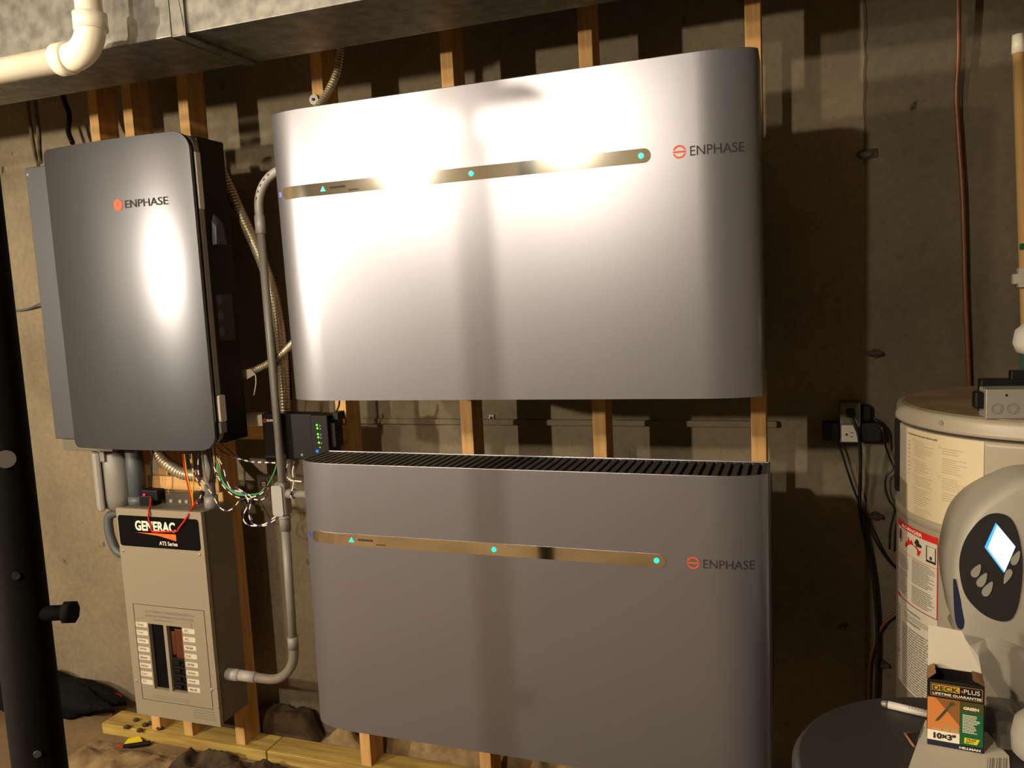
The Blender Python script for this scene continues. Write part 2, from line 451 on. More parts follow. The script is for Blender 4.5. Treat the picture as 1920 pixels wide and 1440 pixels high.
lumps('rubble_heap', RUBBLE, 'pale dirt and rubble behind the bottom plate left of the lower battery', -.93, .3, .545, .655, FZ, .085, 90, 18, 5, 110)
lumps('dirt_ridge', DIRT, 'ridge of dark dirt in front of the bottom plate', -1.33, -.78, .28, .44, FZ, .045, 70, 20, 9, 70)
lumps('loose_dirt', RUBBLE, 'loose tan dirt scattered on the floor by the steel post', -1.72, -1.25, .22, .42, FZ, .02, 60, 24, 12, 50)
rr = random.Random(4)
for i in range(6):
    c = PZ(*[(255, 1352), (272, 1362), (238, 1366), (300, 1368), (262, 1372), (282, 1358)][i], FZ+.038)
    r = rr.uniform(.008, .014); mb = MB().sphere((c.x, c.y, c.z+r*.55), r, 0, 8, (1.2, 1, .65))
    for k, v in enumerate(mb.v): mb.v[k] = tuple(v[j]+rr.uniform(-.001, .001) for j in range(3))
    solo('dirt_clod', mb, DIRT, 'small dirt clod lying on the left end of the bottom plate', 'clod', tuple(c), 'dirt clods on the plate')

# ------------------------------------------------------------------ the two batteries
H = .653; HW = .535
def plan(x):                     # front surface depth of the cover
    ax = abs(x); r = .115
    if ax <= HW-r: return 0.
    t = (ax-(HW-r))/r
    return .045*(1-math.sqrt(max(0, 1-t*t)))
def build_battery():
    root = thing('battery_cabinet', '', 'battery', (0, 0, 0), 'wall batteries')
    xs = [-HW+.115*(1-math.cos(math.pi/2*k/16)) for k in range(17)] + [-HW+.115+(2*HW-.23)*k/20 for k in range(1, 20)] + [HW-.115*(1-math.cos(math.pi/2*k/16)) for k in range(16, -1, -1)]
    cov = MB().cols([(x, 0, H-.011, plan(x), .152) for x in xs])
    # rim that stands up round the vent
    n = len(xs); o = []
    ring = [(x, plan(x)) for x in xs]+[(HW, .152), (-HW, .152)]
    inner = [(x*(HW-.004)/HW, plan(x)+.004) for x in xs]+[(HW-.004, .149), (-HW+.004, .149)]
    vs = [(a, b, H-.0112) for a, b in ring]+[(a, b, H) for a, b in ring]+[(a, b, H) for a, b in inner]+[(a, b, H-.0112) for a, b in inner]
    N = len(ring); fs = []
    for i in range(N):
        j = (i+1) % N
        for q in range(3): fs.append((q*N+i, q*N+j, (q+1)*N+j, (q+1)*N+i))
    cover = make('cover', cov, SILVER, root)
    make('top_rim', MB().add(vs, fs, 0, False), SILVER, root, bevel=.0012)
    g = MB().poly([(x*(HW-.003)/HW, plan(x)+.003) for x in xs]+[(HW-.004, .1495), (-HW+.004, .1495)], lambda a, b: (a, b, H-.0105), 1)
    k = 0; x = -HW+.008
    while x < HW-.012:
        g.box(x, x+.0115, max(plan(max(x, -HW+.004)), plan(min(x+.0115, HW-.004)))+.0045, .1485, H-.0104, H-.002); x += .0187
    make('vent_grille', g, [GRILLE, BLACKM], root)
    make('rear_housing', MB().box(-HW+.004, HW-.004, .153, .40, .012, H-.075), DARKSILV, root, bevel=.006)
    br = MB().box(-.50, .50, .40, .4585, .06, .10).box(-.50, .50, .40, .4585, H-.16, H-.12)
    make('wall_bracket', br, GALV, root)
    zc = .4745; hh = .0135
    pl = []
    for (cx, st) in ((.3225, -90), (-.4905, 90)):
        for q in range(9):
            t = math.radians(st+180*q/8); pl.append((cx+hh*math.cos(t), zc+hh*math.sin(t)))
    ls = MB(); px_s = [-.504+.8402*k/40 for k in range(41)]
    def hz(x):
        c0, c1 = -.4905, .3225; d = max(c0-x, x-c1, 0); return math.sqrt(max(0, hh*hh-d*d))
    ls.cols([(x, zc-hz(x)-1e-5, zc+hz(x)+1e-5, plan(x)-.0012, plan(x)+.0006) for x in sorted(set(px_s+[-.504+.0135*(1-math.cos(math.pi/2*k/6)) for k in range(7)]+[.336-.0135*(1-math.cos(math.pi/2*k/6)) for k in range(7)]))])
    make('light_strip', ls, MIRROR, root)
    for i, x in enumerate((-.390, -.0355, .3175)):
        m = front(-.0022)
        mb = MB()
        if i == 0:
            mb.prism([(x-.006, zc-.005), (x+.007, zc-.005), (x+.001, zc+.006)], lambda a, b: (a, -.0024, b), lambda a, b: (a, -.0013, b))
        else:
            mb.cyl((x, -.0024, zc), (x, -.0013, zc), .0055, 14)
        make('indicator_light', mb, LEDG, root, label='glowing cyan green indicator light')
    mb = MB().lines(-.372, -.332, zc-.0035, zc+.0035, 1, front(-.0014), fill=.7, rnd=.05, seg=1).lines(-.325, -.30, zc-.010, zc-.006, 1, front(-.0014), fill=.6, rnd=.05, seg=1)
    make('strip_print', mb, LOGOGREY, root)
    make('blue_film_tab', MB().box(-.5165, -.5085, plan(-.512)-.0012, plan(-.512)+.002, zc-.006, zc+.005), BLUELAB, root)
    m = lambda u, v: (u, plan(u)-.0008, v); cx, cz, r = .3905, .4745, .0125
    mb = MB().ring(cx, cz, r*.74, r, m, 0, 18, 162).ring(cx, cz, r*.74, r, m, 0, 198, 342).rect(cx-r, cx+r, cz-r*.13, cz+r*.13, m)
    make('logo_mark', mb, ORANGE, root)
    mb = MB().text('ENPHASE', .4105, .4650, .098, .0180, m)
    make('wordmark', mb, LOGOGREY, root)
    return root
bat = build_battery()
bat2 = copy_tree(bat)
bat['label'] = 'upper large silver wall battery with a glaring highlight and mirror light strip'
bat2['label'] = 'lower large silver wall battery with a slotted vent along its top'
bat.location = Vector((.0005, .0096, -.0012))+Vector((0, 0, OZ)); bat.rotation_euler = (.0169, -.0019, .0059)
bat2.location = Vector((.0054, -.0037, -.8035))+Vector((0, 0, OZ)); bat2.rotation_euler = (-.0093, .0035, .0009)

# ------------------------------------------------------------------ left cabinet (microgrid switch)
root = thing('switch_cabinet', 'silver wall cabinet with a bowed front at the left, above the transfer panel', 'cabinet', (-1.17, .46, -.16))
X0, X1, Z0, Z1 = -1.428, -.917, -.168, .692
def zlim(x, top):
    r = .045 if x > -1.17 else .02
    d = min(x-X0, X1-x)
    e = 0 if d >= r else r-math.sqrt(max(0, r*r-(r-d)**2))
    return (Z1-e) if top else (Z0+e)
def fdepth(x):
    u = (x-(X0+X1)/2)/((X1-X0)/2); return .205-.020*(1-abs(u)**2.6)
xs = [X0+.02*(1-math.cos(math.pi/2*k/5)) for k in range(6)] + [X0+.02+(X1-X0-.065)*k/24 for k in range(1, 24)] + [X1-.045*(1-math.cos(math.pi/2*k/8)) for k in range(8, -1, -1)]
cov = MB().cols([(x, zlim(x, 0), zlim(x, 1), fdepth(x), .215) for x in xs])
cov = make('front_cover', cov, SILVER2, root)
make('cover_gasket', MB().rbox(X0+.012, X1-.004, .2152, .224, Z0+.006, Z1-.006, .035), BLACKM, root)
tr = MB().rbox(X0+.02, X1, .2242, .242, Z0+.012, Z1-.004, .035)
make('edge_trim', tr, GREYTRIM, root)
for za, zb in ((.49, .64),):
    make('trim_clip', MB().box(X1-.003, X1+.003, .2235, .2425, za, zb), WHITE, root, bevel=.001)
make('housing', MB().box(X0+.03, X1-.004, .2425, .352, Z0+.012, Z1-.008), BLACK, root, bevel=.004)
make('rear_panel', MB().box(-1.627, -1.396, .31, .3515, -.166, .676), DARKSILV, root, bevel=.003, label='slate grey flange panel beside the bowed front')
make('screw', MB().cyl((-1.618, .309, .655), (-1.618, .312, .655), .004, 10), ZINC, root)
make('bottom_lip', MB().box(-1.602, -1.40, .312, .36, -.203, -.167), TANSIDE, root, bevel=.002)
make('wall_frame', MB().box(-1.38, -1.05, .3525, .4585, -.10, .62), BLACK, root)
# hood and stickers on the right side
hx = X1-.004
hood = MB().loft([[(hx, .268+.045*a, .40+b) for a, b in ((0, -.005), (1, -.005), (.85, .07), (.35, .082), (.1, .06))],
                  [(hx+.012, .270+.043*a, .402+b) for a, b in ((0, -.005), (1, -.005), (.82, .05), (.38, .06), (.1, .045))]], 0, False)
make('vent_hood', hood, DARKSILV, root)
make('side_label', MB().box(hx, hx+.0008, .262, .33, .13, .26), mat('faint_label', (46, 44, 40), .6), root)
for zz in (.245, .20, .155):
    make('side_sticker', MB().prism([(.275+.012*math.cos(t*math.pi/8), zz+.014*math.sin(t*math.pi/8)) for t in range(16)], lambda a, b: (hx+.0008, a, b), lambda a, b: (hx+.0016, a, b)), DARKSILV, root)
make('latch', MB().rbox(X1+.004, X1+.011, .222, .246, -.092, -.018, .004, axis='x').box(X1-.004, X1+.005, .226, .24, -.08, -.03), WHITE, root)
make('latch_base', MB().box(X1-.006, X1+.006, .224, .25, -.125, -.094), GREYTRIM, root, bevel=.002)
# logo
def fm(off): return lambda u, v: (u, fdepth(u)-off, v)
a = P(217, 384, .176); b = P(310, 378, .18)
cx, cz, r = a.x, a.z, .0155
m = fm(.0012)
mb = MB().ring(cx, cz, r*.3, r, m, 0, 12, 168).ring(cx, cz, r*.3, r, m, 0, 192, 348).rect(cx-r, cx+r, cz-r*.1, cz+r*.1, m, 0, 3)
make('logo_mark', mb, ORANGE, root)
make('wordmark', MB().text('ENPHASE', cx+.024, cz-.0105, b.x-cx-.026, .021, m, bold=.006), LOGOGREY, root)

# ------------------------------------------------------------------ transfer panel
GX0, GX1, GY, GZ0, GZ1 = -1.418, -1.090, .318, -1.062, -.383
root = thing('transfer_panel', 'tan grey transfer switch panel with black nameplate and breaker window', 'electrical panel', (-1.25, .46, -1.06))
make('housing', MB().box(GX0+.006, GX1-.002, GY+.014, .4585, GZ0+.004, GZ1-.003), TANSIDE, root, bevel=.003)
cv = MB()
WX0, WX1, WZ0, WZ1 = -1.335, -1.205, -.968, -.752   # breaker window
cv.box(GX0, WX0, GY, GY+.0135, GZ0, GZ1).box(WX1, GX1, GY, GY+.0135, GZ0, GZ1).box(WX0, WX1, GY, GY+.0135, WZ1, GZ1).box(WX0, WX1, GY, GY+.0135, GZ0, WZ0)
xm = (WX0+WX1)/2
cv.box(xm-.006, xm+.006, GY, GY+.0135, WZ0, WZ1)
make('front_cover', cv, TAN, root)
make('breaker_cavity', MB().box(WX0-.005, WX1+.005, GY+.0137, GY+.0139, WZ0-.005, WZ1+.005), BLACKM, root)
for k in range(4):
    z = WZ0+.006+k*.0265
    make('circuit_breaker', MB().box(xm+.010, WX1-.004, GY+.004, GY+.0136, z, z+.0235).box(xm+.028, xm+.046, GY-.003, GY+.0045, z+.006, z+.017), BLACK, root, bevel=.0015)
make('bus_bar', MB().box(xm+.028, WX1-.006, GY+.008, GY+.0136, -.86, -.765).box(xm+.012, xm+.026, GY+.010, GY+.0136, -.85, -.775), FIREORANGE, root, bevel=.002)
# nameplate
NX0, NX1, NZ0, NZ1 = GX0+.006, GX1-.012, -.503, -.405
np_ = make('nameplate', MB().rbox(NX0, NX1, GY-.0012, GY, NZ0, NZ1, .010), BLACKM, root)
m = front(GY-.0018); nw = NX1-NX0; nh = NZ1-NZ0
make('brand_lettering', MB().text('GENERAC', NX0+.215*nw, NZ0+.53*nh, .50*nw, .33*nh, m, bold=.035), LABELWHITE, np_, label='white block capitals')
mb = MB().poly([(NX0+.225*nw, NZ0+.47*nh), (NX0+.50*nw, NZ0+.40*nh), (NX0+.715*nw, NZ0+.265*nh), (NX0+.715*nw, NZ0+.48*nh)], m)
make('swoosh', mb, GORANGE, np_, label='orange wedge swoosh')
make('series_lettering', MB().text('ATS Series', NX0+.50*nw, NZ0+.10*nh, .225*nw, .13*nh, m, bold=.01), LABELWHITE, np_)
for (x, y) in ((231, 1032), (374, 1040), (256, 1276), (397, 1293)):
    c = P(x, y, GY); make('cover_screw', MB().sphere((c.x, GY, c.z), .006, 0, 10, (1, .6, 1)), ZINC, root)
# printed frame, headings, circuit labels
m = front(GY-.0009)
fx0, fx1, fz0, fz1 = GX0+.030, GX1-.022, -1.008, -.690
mb = MB()
t = .0016
mb.rect(fx0, fx1, fz1-t, fz1, m).rect(fx0, fx1, fz0, fz0+t, m).rect(fx0, fx0+t, fz0, fz1, m).rect(fx1-t, fx1, fz0, fz1, m)
make('printed_frame', mb, INK, root)
mb = MB().text('AUTOMATIC TRANSFER SWITCH', fx0+.045, fz1-.026, .19, .0085, m).text('AND DISTRIBUTION LOAD CENTER', fx0+.045, fz1-.040, .19, .0085, m)
make('heading_text', mb, GREYINK, root); mb = MB()
mb.text('CIRCUIT DIRECTORY', -1.315, WZ1+.012, .085, .005, m)
mb.rect(WX0-.04, WX0-.005, WZ1+.0145, WZ1+.016, m).rect(WX0-.04, WX0-.0385, WZ1-.004, WZ1+.016, m).rect(WX1+.005, WX1+.04, WZ1+.0145, WZ1+.016, m).rect(WX1+.0385, WX1+.04, WZ1-.004, WZ1+.016, m)
make('directory_text', mb, GREYINK, root); mb = MB()
mb.lines(WX0-.01, WX1+.01, fz0+.008, fz0+.022, 2, m, 0, .4, .1, 1)
make('footer_text', mb, GREYINK, root); mb = MB()
mb.lines(GX1-.100, GX1-.012, GZ0+.014, GZ0+.048, 4, m, 0, .55, .1, 1)
make('maker_text', mb, GREYINK, root)
lw = ('Furnace', 'Dryer', 'Well Pump', 'Well Pump', 'Bedroom', 'Kitchen', 'Furn', 'TV'), ('A/C', 'A/C', 'Hall Bath', 'Ref', 'Dish Wshr', 'Kitchen', 'Garage', 'Water Soft')
for sd in (0, 1):
    for k in range(8):
        z1 = WZ1-.002-k*.0272+(.0 if sd else .004)
        xa = WX0-.050 if sd == 0 else WX1+.004
        mb = MB().rbox(xa, xa+.046, GY-.0009, GY, z1-.0155, z1, .003, 0, 3)
        mb.text(lw[sd][k], xa+.006, z1-.0115, .028*min(1, .35+.09*len(lw[sd][k])), .0085, front(GY-.0014), 1)
        make('circuit_label', mb, [PAPER, INK], root)
# screws and connector side details on the right wall of the housing
for (x, y) in ((408, 1289), (411, 1326), (411, 1316)):
    d = ray(x, y); tt = (GX1-CX)/d.x; c = CAMP+d*tt
    make('side_screw', MB().sphere((GX1-.002, c.y, c.z), .0042, 0, 10, (.6, 1, 1)), ZINC, root)

# LB conduit body left of the panel with its whip into the panel side
root = thing('conduit_fitting', 'grey conduit fitting with a flat cover hanging under the left cabinet', 'conduit fitting', (-1.51, .41, -.33))
mb = MB().loft([[(-1.505+.028*math.cos(2*math.pi*k/16), .405+.036*math.sin(2*math.pi*k/16), z) for k in range(16)] for z in (-.205, -.22)]+
               [[(-1.498+.052*math.cos(2*math.pi*k/16), .41+.045*math.sin(2*math.pi*k/16), z) for k in range(16)] for z in (-.235, -.37)]+
               [[(-1.500+.042*math.cos(2*math.pi*k/16), .41+.040*math.sin(2*math.pi*k/16), z) for k in range(16)] for z in (-.405,)]+
               [[(-1.502+.022*math.cos(2*math.pi*k/16), .41+.022*math.sin(2*math.pi*k/16), z) for k in range(16)] for z in (-.415, -.43)])
make('body', mb, GREYPVC, root)
Rm = Matrix.Translation(Vector((-1.535, .372, -.31))) @ Matrix.Rotation(math.radians(-38), 4, 'Z')
make('cover_plate', MB().box(-.036, .036, -.010, .010, -.098, .092, R=Rm), LTGREYPVC, root, bevel=.006)
make('clip', MB().box(-1.506, -1.486, .358, .366, -.248, -.214), GREYPVC, root, bevel=.002)
mb = MB().tube(spline([(-1.502, .41, -.425), P(205, 968, .405), P(204, 990, .40), P(210, 1014, .398), P(224, 1036, .398), (-1.413, .40, -.575)], .006), lambda i, N: .0150 if i % 2 else .0144, 14)
solo('flexible_whip', mb, DKPVC, 'dark grey flexible whip curving into the left side of the transfer panel', 'conduit', (-1.47, .41, -.5))
# two nipples into the top of the panel
solo('conduit_nipple', MB().cyl((-1.398, .392, -.16), (-1.398, .392, -.394), .026, 20).cyl((-1.398, .392, -.36), (-1.398, .392, -.394), .030, 20), DKPVC, 'thick slate pipe from the left cabinet down into the transfer panel', 'conduit', (-1.398, .392, -.394), 'panel nipples')
solo('conduit_nipple', MB().cyl((-1.112, .392, -.16), (-1.112, .392, -.394), .0165, 20).cyl((-1.112, .392, -.35), (-1.112, .392, -.394), .021, 20), GREYPVC, 'grey pipe behind the wires entering the right corner of the transfer panel top', 'conduit', (-1.112, .392, -.394), 'panel nipples')

# ------------------------------------------------------------------ long grey conduit run
CYD = .36; cxm = -.827
root = thing('conduit_run', 'long grey plastic conduit from the upper battery down to the transfer panel', 'conduit', (cxm, CYD, -.9))
arc = [(cxm+.1-.1*math.cos(math.radians(a)), CYD, .495+.1*math.sin(math.radians(a))) for a in range(0, 91, 6)]
make('top_elbow', MB().tube([(cxm, CYD, .44)]+arc+[(-.533, CYD, .595)], .0122, 16), LTGREYPVC, root, label='printed top elbow')
mb = MB()
for k in range(5):
    t = math.radians(15+k*11); mb.box(-.0015, .0015, -.0128, -.0122, -.004, .004, R=Matrix.Translation(Vector((cxm+.1-.1*math.cos(t), CYD, .495+.1*math.sin(t)))) @ Matrix.Rotation(t, 4, 'Y'))
make('elbow_print', mb, INK, root)
make('straight_pipe', MB().cyl((cxm, CYD, .455), (cxm+.004, CYD, -.30), .0115, 16), GREYPVC, root)
make('coupling', MB().cyl((cxm, CYD, .475), (cxm, CYD, .425), .0145, 16), LTGREYPVC, root)
make('junction_body', MB().rbox(cxm-.014, cxm+.020, CYD-.016, CYD+.018, -.385, -.293, .006, axis='z').cyl((cxm, CYD, -.29), (cxm, CYD, -.31), .0145), GREYPVC, root)
make('junction_cover', MB().rbox(cxm-.022, cxm+.014, CYD-.021, CYD-.0165, -.388, -.298, .007).sphere((cxm-.004, CYD-.021, -.292), .003, 0, 8), LTGREYPVC, root)
make('branch_pipe', MB().cyl((cxm+.018, CYD, -.325), (-.531, CYD, -.325), .0115, 16).cyl((cxm+.018, CYD, -.325), (cxm+.042, CYD, -.325), .0145, 16), GREYPVC, root)
make('coupling', MB().cyl((cxm+.002, CYD, -.38), (cxm+.002, CYD, -.435), .0165, 18).cyl((cxm+.002, CYD, -.395), (cxm+.002, CYD, -.40), .0178, 18), GREYPVC, root)
make('straight_pipe', MB().cyl((cxm+.002, CYD, -.43), (cxm-.004, CYD, -.79), .0130, 16), GREYPVC, root)
arc = [(cxm-.004-.115+.115*math.cos(math.radians(a)), CYD+.012*a/90, -.80-.115*math.sin(math.radians(a))) for a in range(0, 91, 6)]
make('bottom_elbow', MB().tube([(cxm-.004, CYD, -.765)]+arc+[(-1.0, CYD+.012, -.915)], .0145, 16), mat('elbow_pvc', (116, 110, 102), .5), root)
make('coupling', MB().cyl((cxm-.004, CYD, -.762), (cxm-.004, CYD, -.80), .0158, 18), GREYPVC, root)
make('coupling', MB().cyl((-.985, CYD+.012, -.915), (-1.052, CYD+.012, -.915), .0168, 18), LTGREYPVC, root)
make('terminal_adapter', MB().cyl((-1.045, CYD+.012, -.915), (-1.0915, CYD+.012, -.915), .0195, 8), LTGREYPVC, root)

# ------------------------------------------------------------------ flexible metal conduits
def flex(name, pts, r, label, pitch=.0075, mt=FLEX, Y=None, group=None):
    pts = [P(*p) if len(p) == 3 else p for p in pts]
    sp = spline(pts, pitch/4)
    f = lambda i, N: r*(1-.13*(.5+.5*math.cos(2*math.pi*i/4)))
    o = tag(make(name, MB().tube(sp, f, 14), mt, None, tuple(pts[-1])), label, 'conduit', group); return o
flex('flexible_conduit', [(640, 60, .33), (637, 105, .33), (630, 140, .32), (615, 172, .30), (597, 200, .27), (590, 214, .25)], .0105, 'short flexible metal conduit dropping into the top of the upper battery')
solo('conduit_strap', MB().cyl((P(589, 187, .455).x, .452, P(589, 187, .455).z), (P(589, 187, .455).x, .46, P(589, 187, .455).z), .014, 20).cyl((P(589, 187, .455).x, .448, P(589, 187, .455).z), (P(589, 187, .455).x, .453, P(589, 187, .455).z), .004, 10, 1), [ZINC, INK], 'round zinc washer strap screwed to a stud above the upper battery', 'strap', tuple(P(589, 187, .455)))
flex('flexible_conduit', [(388, 268, .40), (400, 290, .41), (412, 318, .415), (428, 350, .42), (448, 395, .42), (472, 445, .42), (494, 497, .42), (511, 550, .42), (522, 605, .42), (529, 660, .42), (532, 715, .42), (534, 778, .42)], .0175, 'long fat flexible metal conduit curving from the left cabinet down behind the grey pipe', .009)
flex('flexible_conduit', [(420, 706, .383), (440, 706, .384), (468, 698, .385), (500, 683, .385), (530, 662, .386), (552, 640, .388)], .0105, 'short flexible metal conduit with a paper flag running behind the grey pipe')
flex('armoured_cable', [(505, 510, .445), (520, 555, .445), (532, 610, .446), (541, 680, .447), (545, 750, .447)], .0055, 'thin dark armoured cable beside the fat flexible conduit', .006, BLACKSTEEL)
flex('flexible_conduit', [(288, 832, .40), (303, 858, .405), (322, 876, .41), (344, 888, .42), (372, 892, .43)], .020, 'stub of flexible metal conduit under the left cabinet behind the coloured wires', .009)
c = P(462, 699, .372)
mb = MB()
mb.add([P(452, 694, .371), P(470, 692, .371), P(479, 702, .371), P(462, 712, .371), P(452, 694, .398), P(470, 692, .398), P(479, 702, .398), P(462, 712, .398)], [(0, 1, 2, 3), (4, 5, 6, 7), (0, 4, 5, 1), (2, 6, 7, 3)], 0)
mb.tube(spline([P(479, 703, .371), P(480, 718, .368), P(476, 741, .366)], .01), .0018, 6)
solo('paper_flag', mb, PAPER, 'white paper tape flag wrapped on the short flexible conduit', 'tape', tuple(c), norm=True)

# ------------------------------------------------------------------ gateway and switch boxes
root = thing('gateway_box', 'black communications gateway box behind the grey conduit', 'gateway', (-.83, .44, -.23))
make('case', MB().rbox(-.897, -.722, .385, .435, -.228, -.094, .006, axis='z'), BLACK, root, bevel=.003)
m = front(.3842)
make('logo_mark', MB().ring(-.886, -.114, .002, .0065, m), mat('logo_red', (150, 40, 36), .5), root)
make('wordmark', MB().text('ENPHASE', -.877, -.1175, .042, .0075, m, bold=.01), LABELWHITE, root)
make('button', MB().cyl((-.765, .3835, -.214), (-.765, .386, -.214), .004, 12), GREYTRIM, root)
root = thing('network_switch', 'small black network switch with a column of green lights above the lower battery', 'network switch', (-.69, .42, -.225))
make('case', MB().box(-.721, -.664, .372, .434, -.226, -.096), BLACK, root, bevel=.003)
for k, (x, y) in enumerate(((594, 797), (595, 803), (596, 814), (597, 820), (598, 830), (600, 839))):
    c = P(x, y, .3715); make('port_light', MB().sphere((c.x, .3715, c.z), .0032 if k < 5 else .0018, 0, 10, (1, .5, 1)), LEDGREEN, root, label='green port light')
c = P(595, 846, .3715); make('power_light', MB().sphere((c.x, .3712, c.z), .0045, 0, 10, (1, .5, 1)), LEDBLUE, root, label='bright blue light')
mb = MB()
for k in range(5): c = P(599.5+k*.7, (798, 804, 815, 821, 831)[k], .3715); mb.rect(c.x-.0015, c.x+.0025, c.z-.002, c.z+.002, front(.3716))
make('port_print', mb, GREYTRIM, root)
make('antenna_plug', MB().box(-.666, -.648, .385, .425, -.19, -.12), BLACK, root, bevel=.003)
make('jack', MB().box(-.660, -.64, .392, .43, -.112, -.09), BLACK, root, bevel=.002)
solo('power_adapter', MB().rbox(-.985, -.898, .405, .459, -.136, -.100, .014, axis='z'), WHITE, 'white power adapter lying on the pine board beside the black gateway box', 'adapter', (-.94, .43, -.137), bevel=.006)
solo('patch_cable', MB().tube(spline([P(636, 748, .40), P(636, 758, .40), P(630, 772, .40), P(618, 782, .405), P(611, 787, .41)], .006), .0028, 8), WBLK, 'black cord running from the upper battery into the network switch', 'cord', tuple(P(620, 780, .4)))
solo('block_offcut', MB().box(P(617, 830, .452).x, P(634, 830, .452).x, .436, .459, P(625, 843, .452).z, P(625, 825, .452).z), WOODH, 'small pine offcut under the end of the backing board', 'offcut', tuple(P(625, 835, .452)), bevel=.001)

# ------------------------------------------------------------------ things on top of the panel
root = thing('fuse_holder', 'black fuse holder with a red light standing on the transfer panel', 'fuse holder', (-1.33, .38, -.392))
make('body', MB().box(-1.366, -1.315, .362, .405, -.391, -.352).box(-1.36, -1.295, .366, .402, -.37, -.335), BLACK, root, bevel=.005)
make('lamp', MB().sphere((-1.342, .361, -.349), .004, 0, 10), LEDRED, root, label='tiny red lamp')
root = thing('terminal_cover', 'clear plastic terminal cover with silver screws on top of the transfer panel', 'terminal block', (-1.235, .40, -.392))
make('shell', MB().rbox(-1.288, -1.178, .385, .43, -.3915, -.345, .012, axis='z'), CLEAR, root, bevel=.006)
for x in (-1.26, -1.225, -1.20): make('terminal_screw', MB().cyl((x, .383, -.372), (x, .39, -.372), .006, 10), ZINC, root)

WIRES = []
def wire(label, pts, r=.0021, mats=(WPUR,), stripe=None, name='wire', group='loose wires'):
    q = [P(*p) for p in pts]
    o = tag(make(name, MB().tube(spline(q, .004), r, 7, 0, stripe), list(mats), None, tuple(q[-1])), label, 'wire', group); return o
PW = (WWHITE, WPUR)
wire('white and purple twisted wire running right from the brown pair to the grey conduit', [(440, 858, .38), (455, 862, .378), (472, 866, .378), (495, 867, .375), (519, 868, .374)], .0024, PW, (6, 3))
wire('brown wire, upper of the pair leaving the left cabinet', [(402, 818, .36), (415, 832, .37), (432, 846, .378), (445, 859, .38)], .0020, (WBRN,))
wire('brown wire, lower of the pair leaving the left cabinet', [(400, 828, .36), (412, 843, .368), (428, 853, .376), (441, 860, .38)], .0020, (WBRN,))
wire('purple and white wire looping down onto the panel behind the yellow wires', [(355, 850, .34), (362, 882, .345), (371, 902, .35), (378, 918, .355), (376, 932, .36), (368, 946, .36)], .0021, PW, (7, 4))
wire('purple and white wire sweeping from the left cabinet across to the middle of the tangle', [(372, 850, .34), (373, 890, .345), (388, 912, .35), (401, 932, .352), (411, 950, .352), (425, 958, .352), (438, 952, .352), (448, 940, .352), (456, 936, .352)], .0021, PW, (8, 4))
wire('white wire arching from the left cabinet into the hanging loop', [(405, 850, .35), (418, 875, .352), (425, 900, .354), (434, 917, .354), (450, 922, .354), (461, 930, .352), (466, 944, .35), (458, 962, .348), (457, 975, .347), (465, 984, .346), (480, 986, .345), (498, 982, .345), (512, 972, .346), (527, 962, .352)], .0021, PW, (9, 4))
wire('white and purple wire of the hanging loop left of the junction fitting', [(440, 912, .352), (456, 922, .351), (471, 932, .35), (468, 955, .348), (468, 970, .347), (476, 983, .346), (495, 986, .345), (512, 977, .346), (527, 966, .352)], .0021, PW, (8, 4))
wire('green wire running from the left cabinet to the black gateway box', [(405, 862, .36), (412, 893, .358), (424, 912, .356), (443, 926, .356), (468, 929, .356), (490, 923, .358), (504, 906, .362), (514, 886, .368), (519, 870, .374)], .0022, (WGRN,))
wire('second green wire ending in the copper lug', [(408, 870, .358), (420, 905, .356), (440, 922, .355), (462, 927, .354), (485, 925, .355), (497, 914, .358)], .0020, (WGRN,))
wire('white and black wire lying along the green wires', [(398, 868, .354), (415, 905, .353), (432, 925, .352), (452, 934, .351), (474, 932, .351), (492, 924, .352), (498, 914, .355)], .0020, (WWHITE, WBLK), (7, 3))
wire('short white and black tail pointing right from the tangle', [(456, 934, .35), (472, 936, .349), (490, 937, .349), (498, 932, .35), (500, 926, .352)], .0020, (WWHITE, WBLK), (6, 3))
wire('grey wire hanging under the tangle of striped wires', [(470, 934, .352), (472, 946, .352), (468, 962, .352), (474, 976, .352)], .0016, (GREYTRIM,))
wire('white and purple wire under the gateway box, left of the two by the battery', [(543, 862, .372), (538, 874, .37), (536, 886, .369), (534, 897, .37)], .0021, PW, (6, 3))
wire('white wire under the gateway box, right of the two by the battery', [(553, 866, .372), (549, 884, .37), (551, 900, .369), (549, 915, .345), (545, 928, .343), (548, 935, .346)], .0021, PW, (11, 3))
wire('white wire crossing to the left end of the lower battery', [(536, 893, .369), (545, 900, .369), (556, 902, .368), (566, 903, .367)], .0024, (WWHITE,))
wire('red wire, thin, standing in the bundle of yellow wires', [(343, 850, .35), (346, 880, .35), (351, 905, .352), (357, 930, .356), (360, 952, .36)], .0021, (WRED,))
wire('yellow wire, left of the pair dropping onto the panel', [(346, 850, .35), (350, 885, .35), (355, 910, .352), (361, 935, .356), (362, 952, .36)], .0021, (WYEL,))
wire('yellow wire, right of the pair dropping onto the panel', [(359, 850, .35), (362, 880, .35), (363, 905, .352), (361, 930, .356), (363, 953, .36)], .0021, (WYEL,))
wire('thick red wire lying over the right side of the black nameplate', [(369, 938, .365), (364, 948, .35), (354, 964, .318), (345, 978, .313), (336, 990, .313), (333, 996, .313)], .0034, (WRED,))
wire('red wire hanging from the fuse holder over the black nameplate', [(283, 934, .36), (282, 945, .345), (279, 958, .314), (279, 974, .313), (283, 988, .313), (286, 996, .313), (305, 997, .313), (332, 996, .313)], .0030, (WRED,))
wire('black cord dropping from the left cabinet into the fuse holder', [(286, 842, .38), (284, 870, .38), (284, 898, .38), (283, 914, .38)], .0030, (WBLK,))
